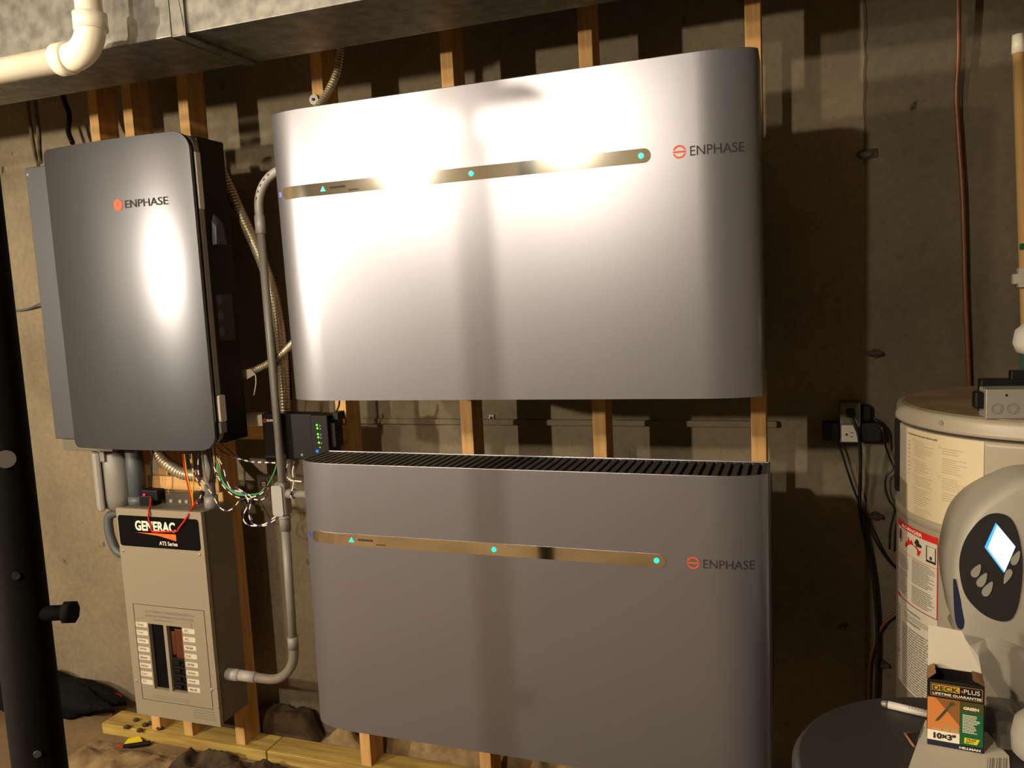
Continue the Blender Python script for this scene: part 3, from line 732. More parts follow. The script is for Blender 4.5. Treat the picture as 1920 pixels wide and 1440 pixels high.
for k, lab in enumerate(('black wire in the bunch under the right corner of the left cabinet, leftmost', 'black wire in the bunch under the right corner of the left cabinet, middle', 'black wire in the bunch under the right corner of the left cabinet, rightmost')):
    wire(lab, [(386+k*8, 836, .36), (390+k*7, 858, .365), (396+k*4, 880, .372), (393+k*5, 905, .378)], .0022, (WBLK,))
c = P(497, 908, .36)
solo('copper_lug', MB().box(c.x-.008, c.x+.006, c.y-.005, c.y+.005, c.z-.008, c.z+.008).box(c.x+.004, c.x+.018, c.y-.004, c.y+.004, c.z-.02, c.z-.008), FIREORANGE, 'small copper lug joining the green wires', 'lug', tuple(c), bevel=.002)

# ------------------------------------------------------------------ duct and white pipe
DZ, DF, DB = .82, -.083, .165
def duct(x0, x1, label):
    root = thing('air_duct', label, 'duct', ((x0+x1)/2, DF, DZ), 'duct sections')
    make('sheet_metal', MB().box(x0, x1, DF, DB, DZ, DZ+.27), GALV, root, bevel=.002)
    return root
d1 = duct(-3.2, -.655, 'galvanised air duct section behind the white pipe elbow')
d2 = duct(-.650, 2.1, 'galvanised air duct section over the batteries, right of the seam')
make('drive_cleat', MB().box(-.690, -.652, DF-.004, DF+.002, DZ-.004, DZ+.272).box(-.690, -.652, DF-.004, DB+.003, DZ-.004, DZ+.001), GALV, d1, bevel=.0015)
make('end_flange', MB().box(-.652, -.6495, DF-.007, DB+.004, DZ-.007, DZ+.273), GALV, d1)
for s in (-1.9,): make('drive_cleat', MB().box(s-.02, s+.02, DF-.004, DB+.003, DZ-.004, DZ+.001), GALV, d1)
py, pz, pr = -.165, .783, .0275
root = thing('drain_pipe', 'white plastic drain pipe with an elbow turning up at the top left', 'pipe', (-1.2, py, pz))
make('horizontal_pipe', MB().cyl((-3.4, py, pz), (-.94, py, pz), pr, 24), WHITEPVC, root)
ex = -.835; er = .062
arc = [(ex-er+er*math.sin(math.radians(a)), py, pz+er-er*math.cos(math.radians(a))) for a in range(0, 91, 6)]
make('elbow', MB().tube([(ex-er-.036, py, pz)]+arc+[(ex, py, pz+er+.012)], .0305, 24).cyl((ex-er-.036, py, pz), (ex-er-.004, py, pz), .0345, 24).cyl((ex, py, pz+er-.014), (ex, py, pz+er+.02), .0345, 24), WHITEPVC, root)
make('vertical_pipe', MB().cyl((ex, py, pz+er+.01), (ex, py, CEIL), pr, 24), WHITEPVC, root)

# dark cables hanging left of the cabinet
for k, (pts, lab, r) in enumerate((([(40, 60, .5), (48, 120, .5), (52, 190, .5), (58, 240, .5), (66, 290, .48), (72, 310, .45)], 'tan cable hanging from the joists above the left cabinet, left one', .006),
                                   ([(56, 60, .5), (62, 120, .5), (66, 195, .5), (72, 240, .5), (74, 280, .48), (76, 305, .45)], 'tan cable hanging from the joists above the left cabinet, right one', .007),
                                   ([(100, 60, .5), (108, 120, .5), (118, 180, .5), (130, 215, .5), (128, 245, .48), (136, 268, .45)], 'dark coiled cable hidden above the left cabinet', .008))):
    q = [P(*p) for p in pts]
    q[0].z = CEIL; solo('hanging_cable', MB().tube(spline(q, .01), r, 8), [mat('dusty_cable', (92, 78, 60), .8), mat('dusty_cable', (92, 78, 60)), BLACK][k], lab, 'cable', tuple(q[0]), 'cables above the cabinet')
q = [P(*p) for p in ((0, 575, .655), (25, 582, .653), (50, 580, .65), (78, 568, .62))]
solo('wall_cable', MB().tube(spline(q, .01), .004, 8), DKPVC, 'thin dark cable looping on the concrete left of the cabinet', 'cable', tuple(q[0]))

# ------------------------------------------------------------------ steel post
px, py2 = -.214, -.962; PR = .0275
root = thing('steel_post', 'black adjustable steel post in the left foreground', 'post', (px, py2, FZ))
make('outer_tube', MB().cyl((px, py2, FZ+.008), (px, py2, .695), PR, 32), BLACKSTEEL, root)
make('base_plate', MB().box(px-.075, px+.075, py2-.075, py2+.075, FZ, FZ+.008), BLACKSTEEL, root, bevel=.002)
make('screw_jack', MB().cyl((px, py2, .688), (px, py2, .745), .012, 20), BLACKSTEEL, root)
make('cap_plate', MB().box(px-.055, px+.10, py2-.08, py2+.08, .743, .753), BLACKSTEEL, root, bevel=.001)
def on_post(x, y):
    d = ray(x, y); a = d.x*d.x+d.y*d.y; ox, oy = CX-px, CY-py2
    b = 2*(ox*d.x+oy*d.y); c = ox*ox+oy*oy-(PR+.0004)**2; disc = b*b-4*a*c
    t = (-b-math.sqrt(max(disc, 0)))/(2*a); return CAMP+d*t
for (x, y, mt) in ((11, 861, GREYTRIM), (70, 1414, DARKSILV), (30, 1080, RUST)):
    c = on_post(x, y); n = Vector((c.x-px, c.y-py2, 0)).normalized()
    make('pin_hole_disc', MB().cyl(c-n*.003, c+n*.0012, .0095 if y == 861 else .004, 16), mt, root, label='pale disc coloured like the lit wall seen through a pin hole' if y == 861 else None)  # solid discs; the pale one paints the lit wall seen through the hole
c = on_post(85, 1150); n = (Vector((RGT.x, RGT.y, 0))).normalized()
make('support_pin', MB().cyl(c-n*.02, c+n*.030, .0085, 12).cyl(c+n*.022, c+n*.032, .0125, 8), BLACKSTEEL, root)
solo('support_block', MB().box(px-.045, px+.045, py2-.045, py2+.045, .753, CEIL), WOOD, 'short wooden block on the cap of the black steel post', 'block', (px, py2, .753), bevel=.002)

# dark bag on the floor behind the post
rr = random.Random(21); mb = MB().sphere((0, 0, 0), 1, 0, 28)
for k, v in enumerate(mb.v):
    x, y, z = v; nn = 1+.10*math.sin(9*x+4*z)+.08*math.sin(13*y+5*x)+rr.uniform(-.02, .02)
    mb.v[k] = (-2.09+.32*x*nn, .545+.10*y*nn, FZ+.052+max(-.052, .066*z*nn*(1-.25*x)))
solo('dark_bag', mb, NAVYBAG, 'crumpled black bag on the floor behind the steel post', 'bag', (-1.96, .545, FZ))
q = [PZ(215, 1300, FZ+.06), PZ(228, 1305, FZ+.05), PZ(214, 1320, FZ+.03), PZ(207, 1345, FZ+.004)]
solo('red_thread', MB().tube(spline(q, .01), .0016, 6), WRED, 'thin red wire trailing off the black bag', 'wire', tuple(q[-1]))
q = [P(0, 1245, .64), P(2, 1275, .62), P(8, 1300, .60)]
# utility tool
a = PZ(216, 1401, FZ+.012); b = PZ(282, 1391, FZ+.012); d = (b-a).normalized(); ang = math.atan2(d.y, d.x); L = (b-a).length
R0 = Matrix.Translation(Vector((a.x, a.y, FZ+.006))) @ Matrix.Rotation(ang, 4, 'Z')
root = thing('hand_tool', 'yellow and black hand tool with a red tip on the dirt by the plate', 'tool', (a.x, a.y, FZ))
make('handle', MB().box(L*.22, L, -.009, .006, -.005, .010, R=R0), BLACK, root, bevel=.003)
make('yellow_guard', MB().add([R0 @ Vector(v) for v in ((L*.25, .008, 0), (L*.75, .010, 0), (L*.62, .035, .004), (L*.3, .03, .004), (L*.25, .008, .012), (L*.75, .010, .012), (L*.62, .035, .014), (L*.3, .03, .014))], [(0, 3, 2, 1), (4, 5, 6, 7), (0, 1, 5, 4), (1, 2, 6, 5), (2, 3, 7, 6), (3, 0, 4, 7)]), YEL, root)
make('tip', MB().box(0, L*.24, -.008, .005, -.004, .008, R=R0), WRED, root, bevel=.002)

# ------------------------------------------------------------------ water heater
TX, TY, TR, TZ = 1.087, .316, .286, -.05
def T(x, y, R=TR):
    d = ray(x, y); a = d.x*d.x+d.y*d.y; ox, oy = CX-TX, CY-TY
    b = 2*(ox*d.x+oy*d.y); c = ox*ox+oy*oy-R*R; disc = b*b-4*a*c
    t = (-b-math.sqrt(max(disc, 0)))/(2*a); p = CAMP+d*t
    return math.atan2(p.y-TY, p.x-TX) % (2*math.pi), p.z
def cylmap(R): return lambda a, z: (TX+R*math.cos(a), TY+R*math.sin(a), z)
root = thing('water_heater', 'tall beige water heater tank with labels and a lit control panel', 'water heater', (TX, TY, FZ))
make('tank', MB().lathe([(TR, FZ+.03), (TR, -.10), (TR, -.09)], (TX, TY), 96), TANK, root)
make('base_ring', MB().lathe([(TR-.02, FZ), (TR-.02, FZ+.03)], (TX, TY), 64), BLACK, root)
zb = T(1760, 990)[1]
make('jacket_band', MB().lathe([(TR-.002, zb-.011), (TR+.0022, zb-.009), (TR+.0022, zb+.009), (TR-.002, zb+.011)], (TX, TY), 96), mat('band_grey', (160, 150, 132), .45), root)
zl = T(1701, 800)[1]+.006
make('lid', MB().lathe([(TR-.004, zl), (TR+.003, zl+.002), (TR+.003, zl+.009), (TR+.001, zl+.012), (TR+.001, -.060), (TR-.002, -.053), (TR-.008, TZ)], (TX, TY), 96), [TANK], root)
make('lid_top', MB().lathe([(TR-.012, TZ-.002), (TR-.014, TZ+.0015)], (TX, TY), 96), TANKTOP, root, label='dusty tan lid top')
aa, zz = T(1766, 793); c = Vector(cylmap(TR+.001)(aa, zz)); n = Vector((math.cos(aa), math.sin(aa), 0))
make('lid_screw', MB().cyl(c, c+n*.003, .005, 12), ZINC, root)
aa, zz = T(1683, 850)
make('dark_handle', MB().box(TX-TR-.006, TX-TR+.004, TY-.03, TY+.0, T(1684, 917)[1], T(1684, 785)[1]), BLACK, root)
# guide label
a0, za = T(1701, 800); a1, zb1 = T(1846, 826); _, zlo = T(1702, 963)
R1 = TR+.0012; mp1 = cylmap(R1); mp2 = cylmap(R1+.0006)
def patch(nm, a0, a1, z0, z1, mt, R=R1, cut=0):
    mb = MB()
    if cut: 
        n = 24
        for i in range(n):
            u0 = i/n; u1 = (i+1)/n
            f = lambda u: z0+(cut*max(0, (u-.72)/.28)**1.3)
            A = a0+(a1-a0)*u0; B = a0+(a1-a0)*u1
            mb.add([cylmap(R)(A, f(u0)), cylmap(R)(B, f(u1)), cylmap(R)(B, z1), cylmap(R)(A, z1)], [(0, 1, 2, 3)])
    else: mb.rect(a0, a1, z0, z1, cylmap(R), 0, 20)
    return make(nm, mb, mt, root, norm=False)
gl = patch('guide_label', a0, a1, zlo, za, GUIDE, R1, .05)
da = a1-a0; dz = za-zlo
mb = MB().text('heat pump water heater quick reference guide', a0+.04*da, za-.075*dz, .48*da, .028*dz, mp2, bold=.01)
make('guide_title', mb, INK, gl)
mb = MB()
for k in range(9): mb.rect(a0+.05*da, a0+.09*da, za-(.15+k*.047)*dz, za-(.135+k*.047)*dz, mp2)
for (u, v0, v1, n) in ((.18, .11, .30, 9), (.18, .33, .48, 6), (.18, .50, .62, 5), (.18, .64, .84, 8), (.18, .86, .97, 5), (.58, .12, .20, 3), (.58, .23, .40, 7), (.58, .44, .58, 6), (.58, .60, .70, 4)):
    mb.lines(a0+u*da, a0+(u+.30)*da, za-v1*dz, za-v0*dz, n, mp2, 0, .32, .5, 2)
make('guide_text', mb, mat('pale_ink', (168, 152, 126), .8), gl)
mb = MB()
for (u, v) in ((.155, .10), (.155, .325), (.155, .49), (.155, .635), (.545, .11), (.545, .43)): mb.disc(a0+u*da, za-v*dz-.003, .012, .0038, mp2)
make('guide_bullet', mb, mat('pale_green', (188, 184, 132), .8), gl)
# danger label
b0 = T(1686, 976)[0]; b1, zt1 = T(1760, 1009); _, zlo2 = T(1760, 1163)
zt = zt1
dl = patch('danger_label', b0, b1, zlo2, zt, PAPER, R1)
db = b1-b0; dz = zt-zlo2
make('danger_heading', MB().rect(b0+.02*db, b1, zt-.085*dz, zt, mp2, 0, 12), RED, dl)
make('danger_lettering', MB().text('\u25b2DANGER', b0+.18*db, zt-.07*dz, .55*db, .05*dz, cylmap(R1+.001), bold=.02), LABELWHITE, dl)
mb = MB().rect(b0, b0+.012*db, zlo2, zt, mp2).rect(b1-.012*db, b1, zlo2, zt, mp2).rect(b0, b1, zlo2, zlo2+.006*dz, mp2, 0, 10).rect(b0, b1, zt-.385*dz, zt-.379*dz, mp2, 0, 10)
make('danger_border', mb, RED, dl)
fl = [(.30, .30), (.33, .21), (.36, .24), (.40, .14), (.44, .20), (.48, .16), (.54, .22), (.60, .21), (.66, .25), (.71, .24), (.66, .32)]
mb = MB().poly([(b0+u*db, zt-v*dz) for u, v in fl], mp2)
make('flame_pictogram', mb, RED, dl)
mb = MB().disc(b0+.62*db, zt-.15*dz, .022, .005, mp2).poly([(b0+u*db, zt-v*dz) for u, v in ((.55, .17), (.60, .14), (.72, .18), (.70, .21), (.60, .21))], mp2)
mb.rect(b0+.09*db, b0+.16*db, zt-.25*dz, zt-.15*dz, mp2).rect(b0+.11*db, b0+.15*db, zt-.15*dz, zt-.125*dz, mp2)
t = .006
mb.rect(b0+.80*db, b0+.97*db, zt-.145*dz, zt-.14*dz, mp2).rect(b0+.80*db, b0+.97*db, zt-.34*dz, zt-.31*dz, mp2).rect(b0+.80*db, b0+.815*db, zt-.33*dz, zt-.14*dz, mp2).rect(b0+.955*db, b0+.97*db, zt-.33*dz, zt-.14*dz, mp2).disc(b0+.885*db, zt-.28*dz, .012, .004, mp2)
make('hazard_pictogram', mb, INK, dl)
mb = MB().ring(0, 0, .82, 1, lambda u, v: mp2(b0+.125*db+u*.085*db, zt-.2*dz+v*.088*dz))
make('prohibition_ring', mb, RED, dl)
mb = MB().lines(b0+.05*db, b0+.42*db, zlo2+.40*dz, zt-.42*dz, 9, mp2, 0, .5, .3, 2).lines(b0+.50*db, b0+.97*db, zlo2+.30*dz, zt-.40*dz, 13, mp2, 0, .5, .3, 2).lines(b0+.05*db, b0+.42*db, zlo2+.06*dz, zlo2+.37*dz, 11, mp2, 0, .5, .3, 2).lines(b0+.50*db, b0+.97*db, zlo2+.04*dz, zlo2+.27*dz, 9, mp2, 0, .5, .3, 2)
make('danger_text', mb, GREYINK, dl)
wz1 = zlo2-.002; wz0 = T(1750, 1330)[1]
wl = patch('warning_label', b0, b1, wz0, wz1, PAPER, R1)
dz = wz1-wz0
mb = MB().text('WARNING', b0+.36*db, wz1-.09*dz, .34*db, .028*dz, mp2, bold=.03).text('WARNING', b0+.36*db, wz1-.21*dz, .34*db, .028*dz, mp2, bold=.03)
mb.lines(b0+.30*db, b0+.97*db, wz1-.17*dz, wz1-.11*dz, 3, mp2, 0, .4, .2, 2)
mb.lines(b0+.22*db, b0+.97*db, wz0+.02*dz, wz1-.26*dz, 24, mp2, 0, .5, .2, 2).lines(b0+.02*db, b0+.14*db, wz0+.02*dz, wz1-.10*dz, 22, mp2, 0, .5, .2, 1)
make('warning_text', mb, GREYINK, wl)
mb = MB().rect(b0+.01*db, b0+.13*db, wz1-.01*dz, wz1+.03*dz, mp2).rect(b0+.01*db, b0+.10*db, wz1-.68*dz, wz1-.63*dz, mp2)
make('warning_flash', mb, RED, wl)
# bar code label at the right edge
a0c, z1c = T(1905, 886); a1c, z0c = T(1935, 985)
bl = patch('serial_label', a0c, a0c+.20, z0c+.03, z1c, PAPER, R1)
mb = MB()
for k in range(22): zz = z0c+.036+k*(z1c-z0c-.042)/22; mb.rect(a0c+.02, a0c+.075, zz, zz+random.uniform(.0006, .002), mp2, 0, 3)
make('bar_code', mb, INK, bl)

# control shell on the front of the tank
def outl(px_, Y): return [P(x, y, Y) for x, y in px_]
def dome(px_, layers, Y0):
    base = outl(px_, Y0); c = sum((Vector(p) for p in base), Vector())/len(base)
    return [[Vector((c.x+(p.x-c.x)*s, y, c.z+(p.z-c.z)*s)) for p in base] for y, s in layers]
def smooth_closed(pts, k=4):
    out = []; n = len(pts)
    for i in range(n):
        p0, p1, p2, p3 = [Vector(pts[(i+j-1) % n]).to_2d() for j in range(4)]
        for j in range(k):
            t = j/k; q = .5*((2*p1)+(p2-p0)*t+(2*p0-5*p1+4*p2-p3)*t*t+(3*p1-p0-3*p2+p3)*t**3); out.append((q.x, q.y))
    return out
SHY = -.035
sh = smooth_closed([(1925, 893), (1885, 912), (1852, 934), (1826, 960), (1806, 995), (1794, 1040), (1788, 1085), (1790, 1130), (1797, 1170), (1805, 1206), (1830, 1232), (1870, 1245), (1925, 1262), (1990, 1280), (2050, 1240), (2075, 1150), (2070, 1040), (2040, 950), (1985, 895)], 3)
make('control_shell', MB().loft(dome(sh, ((.14, .98), (.03, 1), (-.005, 1), (-.022, .985), (-.032, .95), (-.038, .88)), SHY)), SHELL, root)
lo = smooth_closed([(1806, 1226), (1820, 1205), (1846, 1192), (1878, 1194), (1910, 1206), (1960, 1235), (2010, 1300), (2010, 1390), (1975, 1420), (1930, 1368), (1897, 1338), (1870, 1306), (1846, 1272), (1826, 1246)], 3)
make('lower_shroud', MB().loft(dome(lo, ((.14, 1), (.0, 1), (-.022, .99), (-.037, .955), (-.047, .88), (-.052, .75)), SHY)), SHELL, root)
PY = -.0385
pn = smooth_closed([(1866, 962), (1888, 967), (1903, 985), (1913, 1020), (1917, 1060), (1914, 1105), (1906, 1143), (1894, 1162), (1875, 1165), (1850, 1156), (1828, 1139), (1809, 1114), (1800, 1080), (1799, 1048), (1808, 1015), (1825, 988), (1845, 969)], 3)
cp = make('control_panel', MB().loft([outl(pn, PY+.002), outl(pn, PY-.002)], 0, False), PANELB, root, label='black oval control panel')
make('display', MB().loft([outl([(1870, 984), (1904, 1025), (1884, 1072), (1852, 1028)], PY-.002), outl([(1870, 984), (1904, 1025), (1884, 1072), (1852, 1028)], PY-.0035)], 0, False), LCD, cp, label='glowing blue white diamond display')
make('display_bezel', MB().loft([outl([(1867, 980), (1870, 984), (1852, 1028), (1884, 1072), (1882, 1074), (1846, 1026)], PY-.0015), outl([(1867, 980), (1870, 984), (1852, 1028), (1884, 1072), (1882, 1074), (1846, 1026)], PY-.003)], 0, False), LCDEDGE, cp)
def leaf(cx, cy, L, W, ang, Y):
    pl = []
    for k in range(16):
        t = 2*math.pi*k/16; x = L*math.cos(t); y = W*math.sin(t)*(1-.45*math.cos(t)); r = math.radians(ang)
        pl.append((cx+x*math.cos(r)-y*math.sin(r), cy+x*math.sin(r)+y*math.cos(r)))
    return pl
for (x, y, L, W, an) in ((1831, 1070, 14, 7.5, -58), (1842, 1087, 15, 7.5, -58), (1852.5, 1104, 16, 7.5, -58), (1905, 1046, 15, 6.5, -62), (1889, 1081, 15, 6, 115)):
    pl = leaf(x, y, L, W, an, PY)
    make('button', MB().loft([outl(pl, PY-.001), outl(pl, PY-.0035)], 0, False), BTN, cp)
nv = smooth_closed([(1787, 1085), (1792, 1095), (1800, 1120), (1808, 1145), (1808, 1170), (1799, 1180), (1791, 1165), (1788, 1125)], 2)
make('blue_gap', MB().loft([outl(nv, SHY-.002), outl(nv, SHY+.02)], 0, False), NAVY, root, label='dark blue slot beside the shell')
# heat pump housing on top, mostly out of frame
make('top_housing', MB().lathe([(.150, TZ+.001), (.158, TZ+.03), (.160, .07), (.165, .085), (.150, .115)], (P(1907, 720, .245).x+.166, .245), 48), mat('green_grey', (52, 82, 66), .4), root)
make('top_cap', MB().lathe([(.166, .058), (.172, .075), (.168, .10), (.14, .125)], (P(1907, 720, .245).x+.166, .245), 48), WHITE, root)
# junction box on the lid
a = PZ(1848, 787, TZ); jx, jy = a.x, a.y
root = thing('junction_box', 'small galvanised junction box standing on the water heater lid', 'junction box', (jx+.05, jy, TZ))
JR = Matrix.Translation(Vector((jx, jy, TZ))) @ Matrix.Rotation(math.radians(2), 4, 'Z')
make('steel_box', MB().box(0, .105, 0, .05, .0016, .056, R=JR), ZINC, root, bevel=.0015)
jm = lambda o: (lambda u, v: tuple(JR @ Vector((u, -o, v))))
for x in (.019, .044): make('knockout', MB().ring(x, .020, .0090, .0098, jm(.0006)).ring(x, .020, .0060, .0064, jm(.0006)), GALV, root)
make('screw_hole', MB().disc(.033, .045, .0022, .0022, jm(.0008)), BLACK, root)
make('cable_clamp', MB().box(-.016, -.001, .01, .035, .018, .05, R=JR), BLACK, root, bevel=.004)
solo('black_bracket', MB().box(jx+.004, jx+.10, jy+.07, jy+.10, TZ+.0017, TZ+.066).box(jx+.055, jx+.10, jy+.075, jy+.095, TZ+.06, TZ+.082), BLACK, 'black plastic bracket behind the junction box on the water heater', 'bracket', (jx+.05, jy+.08, TZ), bevel=.003)

# ------------------------------------------------------------------ tan pole by the right edge
a = P(1909, 75, .636); b = P(1921, 600, .636)
root = thing('tan_pole', 'tan pole with a pale tip leaning at the right edge', 'pole', (b.x, .6, -.05))
top = Vector((a.x, .636, a.z)); bot = Vector((b.x+.004, .636, b.z)); dd = (bot-top).normalized(); foot = top+dd*((FZ-top.z)/dd.z)
make('shaft', MB().cyl(top, foot, .0125, 18), TANPOLE, root)
make('tip', MB().cyl(top+dd*.03, top-dd*.012, .0145, 18, 0, .012), WHITEPVC, root, label='pale tip')
c = P(1912, 523, .622)
make('clamp', MB().box(c.x-.015, c.x+.03, c.y-.008, c.y+.012, c.z-.012, c.z+.012).box(c.x-.004, c.x+.03, c.y-.01, c.y+.014, c.z-.02, c.z+.026), PAPER, root, bevel=.002)
c = P(1918, 462, .620); make('tape_mark', MB().box(c.x-.006, c.x+.01, c.y, c.y+.004, c.z-.007, c.z+.007), BOXGRN, root)

# ------------------------------------------------------------------ brown cable down the wall
q = [P(*p) for p in ((1795, -60, .615), (1797, 0, .618), (1797, 100, .625), (1793, 180, .63), (1798, 270, .63), (1804, 360, .63), (1807, 450, .632), (1810, 560, .635), (1816, 700, .64), (1819, 800, .645))]
solo('brown_cable', MB().tube(spline(q, .01), .0055, 10), COPPER, 'glossy brown cable hanging down the concrete wall above the water heater', 'cable', tuple(q[-1]))

# ------------------------------------------------------------------ outlet, adapters and cords
root = thing('wall_outlet', 'white wall outlet on the concrete between the batteries and the water heater', 'outlet', (.722, .65, -.145))
make('box', MB().box(.698, .746, .602, .659, -.196, -.094), mat('outlet_box', (92, 88, 78), .5), root, bevel=.002)
make('receptacle', MB().box(.7015, .7405, .597, .603, -.193, -.150), WHITE, root, bevel=.0015)
mb = MB().disc(.713, -.174, .0032, .0032, front(.5965)).rect(.722, .729, -.170, -.168, front(.5965)).rect(.722, .729, -.180, -.178, front(.5965))
make('slots', mb, INK, root)
make('upper_receptacle', MB().box(.7015, .7405, .598, .603, -.146, -.099), mat('green_tint_plate', (96, 104, 84), .5), root, bevel=.0015)
solo('power_adapter', MB().rbox(.655, .696, .598, .640, -.191, -.145, .006), BLACK, 'black plug-in adapter left of the wall outlet', 'adapter', (.675, .62, -.17), 'black adapters', bevel=.003)
solo('power_adapter', MB().rbox(.748, .795, .598, .640, -.193, -.145, .006), BLACK, 'black plug-in adapter right of the wall outlet', 'adapter', (.77, .62, -.17), 'black adapters', bevel=.003)
solo('power_adapter', MB().box(.752, .772, .628, .658, -.144, -.105), BLACK, 'small black box behind the right adapter on the wall', 'adapter', (.76, .64, -.12), bevel=.002)
def cord(label, pts, r=.0036, mt=WBLK, name='extension_cable'):
    q = [P(*p) for p in pts]; return solo(name, MB().tube(spline(q, .008), r, 8), mt, label, 'cord', tuple(q[0]), 'cords below the outlet')
solo('cord_plug', MB().rbox(.712, .731, .580, .597, -.128, -.106, .004), BLACK, 'black plug in the upper half of the wall outlet', 'plug', (.72, .59, -.117), bevel=.003)
cord('thick black cord hanging from the plug in the wall outlet', [(1596, 780, .586), (1602, 795, .582), (1610, 815, .585), (1613, 850, .60), (1613, 900, .61), (1612, 950, .62), (1618, 990, .625), (1630, 1040, .63), (1640, 1110, .63), (1645, 1200, .63), (1642, 1330, .63)], .0045)
cord('thin black cord from the left adapter crossing to the water heater', [(1568, 824, .61), (1578, 848, .615), (1588, 880, .62), (1600, 915, .625), (1612, 945, .628), (1640, 1010, .63), (1665, 1050, .64), (1690, 1075, .645)], .0028)
cord('black cord looping from the right adapter beside the water heater', [(1633, 782, .63), (1645, 788, .62), (1654, 803, .60), (1660, 835, .61), (1668, 858, .62), (1675, 875, .62), (1671, 884, .62), (1662, 892, .62), (1660, 915, .62), (1668, 940, .62), (1678, 955, .62), (1670, 990, .62), (1668, 1030, .62)], .0028)
cord('brown cord curving out from behind the water heater near the floor', [(1700, 1140, .64), (1676, 1154, .64), (1656, 1172, .64), (1640, 1205, .64), (1630, 1250, .64), (1628, 1330, .64)], .004, WBRN)

# ------------------------------------------------------------------ barrel and what lies on it
LX, LY, LR, LZ = .843, -.267, .259, -.55
root = thing('trash_barrel', 'round black barrel with a flat lid in the right foreground', 'barrel', (LX, LY, FZ))
make('barrel_body', MB().lathe([(.20, FZ), (.205, FZ+.01), (.243, LZ-.03)], (LX, LY), 72), BLACK, root)
make('lid', MB().lathe([(LR-.004, LZ-.045), (LR, LZ-.042), (LR, LZ-.012), (LR-.006, LZ-.003), (LR-.012, LZ)], (LX, LY), 96), LIDM, root)
tri = [PZ(x, y, LZ) for x, y in ((1697, 1377), (1722, 1374), (1714, 1401))]
mb = MB().tube([Vector((p.x, p.y, LZ+.001)) for p in (tri[2], tri[0], tri[1])], .0022, 8)
make('moulded_mark', mb, CARD, root)
a = PZ(1652, 1318, LZ+.007); b = PZ(1737, 1338, LZ+.007); d = (b-a).normalized(); e = a+d*.135
root = thing('marker_pen', 'white marker pen lying on the black barrel lid', 'marker', (a.x, a.y, LZ))
make('barrel', MB().cyl(a+d*.012, e-d*.05, .0066, 18), WHITE, root)
make('end_cap', MB().tube([a+d*.0, a+d*.002, a+d*.006, a+d*.012], lambda i, N: (.003, .005, .0062, .0066)[i], 18), GREYTRIM, root)
make('cap', MB().cyl(e-d*.05, e, .0068, 18), BLACK, root)
up = Vector((0, 0, 1)); side = d.cross(up)
def pm_(o): return lambda u, v: tuple(a+d*u+(up*.9+(-side if side.y > 0 else side)*.44).normalized()*o+Vector((0, 0, v)))
mk = MB()
for k in range(7): mk.add([a+d*(.045+k*.005)+side*(-.0012 if side.y > 0 else .0012)*1+up*.0066, a+d*(.048+k*.005)+side*(-.0012 if side.y > 0 else .0012)+up*.0066, a+d*(.048+k*.005)+side*(-.005 if side.y > 0 else .005)+up*.0046, a+d*(.045+k*.005)+side*(-.005 if side.y > 0 else .005)+up*.0046], [(0, 1, 2, 3)])
make('printed_text', mk, INK, root)
# paper
pp = [PZ(x, y, LZ) for x, y in ((1735, 1352), (1700, 1452), (1698, 1475), (1895, 1475), (1892, 1420), (1850, 1375))]
mb = MB().prism([(p.x, p.y) for p in pp], lambda x, y: (x, y, LZ+.0006), lambda x, y: (x, y, LZ+.0022))
root = thing('paper_sheet', 'white printed paper sheet on the barrel lid under the screw carton', 'paper', (pp[0].x, pp[0].y, LZ))
make('sheet', mb, PAPER, root)
mb = MB()
for k in range(9):
    p0 = PZ(1852+k*4.2, 1421, LZ+.0024); p1 = PZ(1850+k*4.4, 1442, LZ+.0024); w_ = .0008+.0008*(k % 3)
    mb.add([p0, p0+Vector((w_, 0, 0)), p1+Vector((w_, 0, 0)), p1], [(0, 1, 2, 3)])
make('bar_print', mb, GREYINK, root, norm=False); mb = MB()
for k in range(4):
    p0 = PZ(1733-k*1.2, 1362+k*.6, LZ+.0024); p1 = PZ(1724-k*1.2, 1384+k*.6, LZ+.0024)
    mb.add([p0, p0+Vector((.0008, 0, 0)), p1+Vector((.0008, 0, 0)), p1], [(0, 1, 2, 3)])
make('print', mb, GREYINK, root, norm=False)

# screw carton
bl_ = Vector((.7945, -.1880, 0)); brr = Vector((.8745, -.1975, 0)); ux = (brr-bl_).normalized(); uy = Vector((-ux.y, ux.x, 0)); BW = (brr-bl_).length; BH = .113; BD = .048
BZ = LZ+.0023
tilt = .0
def bx(o): return lambda u, v: tuple(bl_+ux*(u*BW)-uy*o+Vector((0, 0, BZ+v*BH)))
def bside(o): return lambda u, v: tuple(bl_+ux*(BW+o)+uy*(u*BD)+Vector((0, 0, BZ+v*BH)))
root = thing('screw_carton', 'small open carton of deck screws standing on paper on the barrel', 'carton', (bl_.x+.04, bl_.y+.02, BZ))
mb = MB()
def wallq(p, q, th):             # thin card wall from p to q
    n = Vector((-(q-p).y, (q-p).x, 0)).normalized()*th
    mb.add([p, q, q+n, p+n, p+up*BH, q+up*BH, q+n+up*BH, p+n+up*BH], [(0, 1, 2, 3), (4, 5, 6, 7), (0, 1, 5, 4), (1, 2, 6, 5), (2, 3, 7, 6), (3, 0, 4, 7)], 0)
z0 = Vector((0, 0, BZ)); A = bl_+z0; B = brr+z0; C_ = B+uy*BD; D = A+uy*BD
wallq(A, B, .0008); wallq(B, C_, .0008); wallq(C_, D, .0008); wallq(D, A, .0008)
mb.add([A, B, C_, D], [(0, 1, 2, 3)], 0)
make('card_body', mb, BOXBLK, root)
F = bx(.0004); F2 = bx(.0008); F3 = bx(.0012)
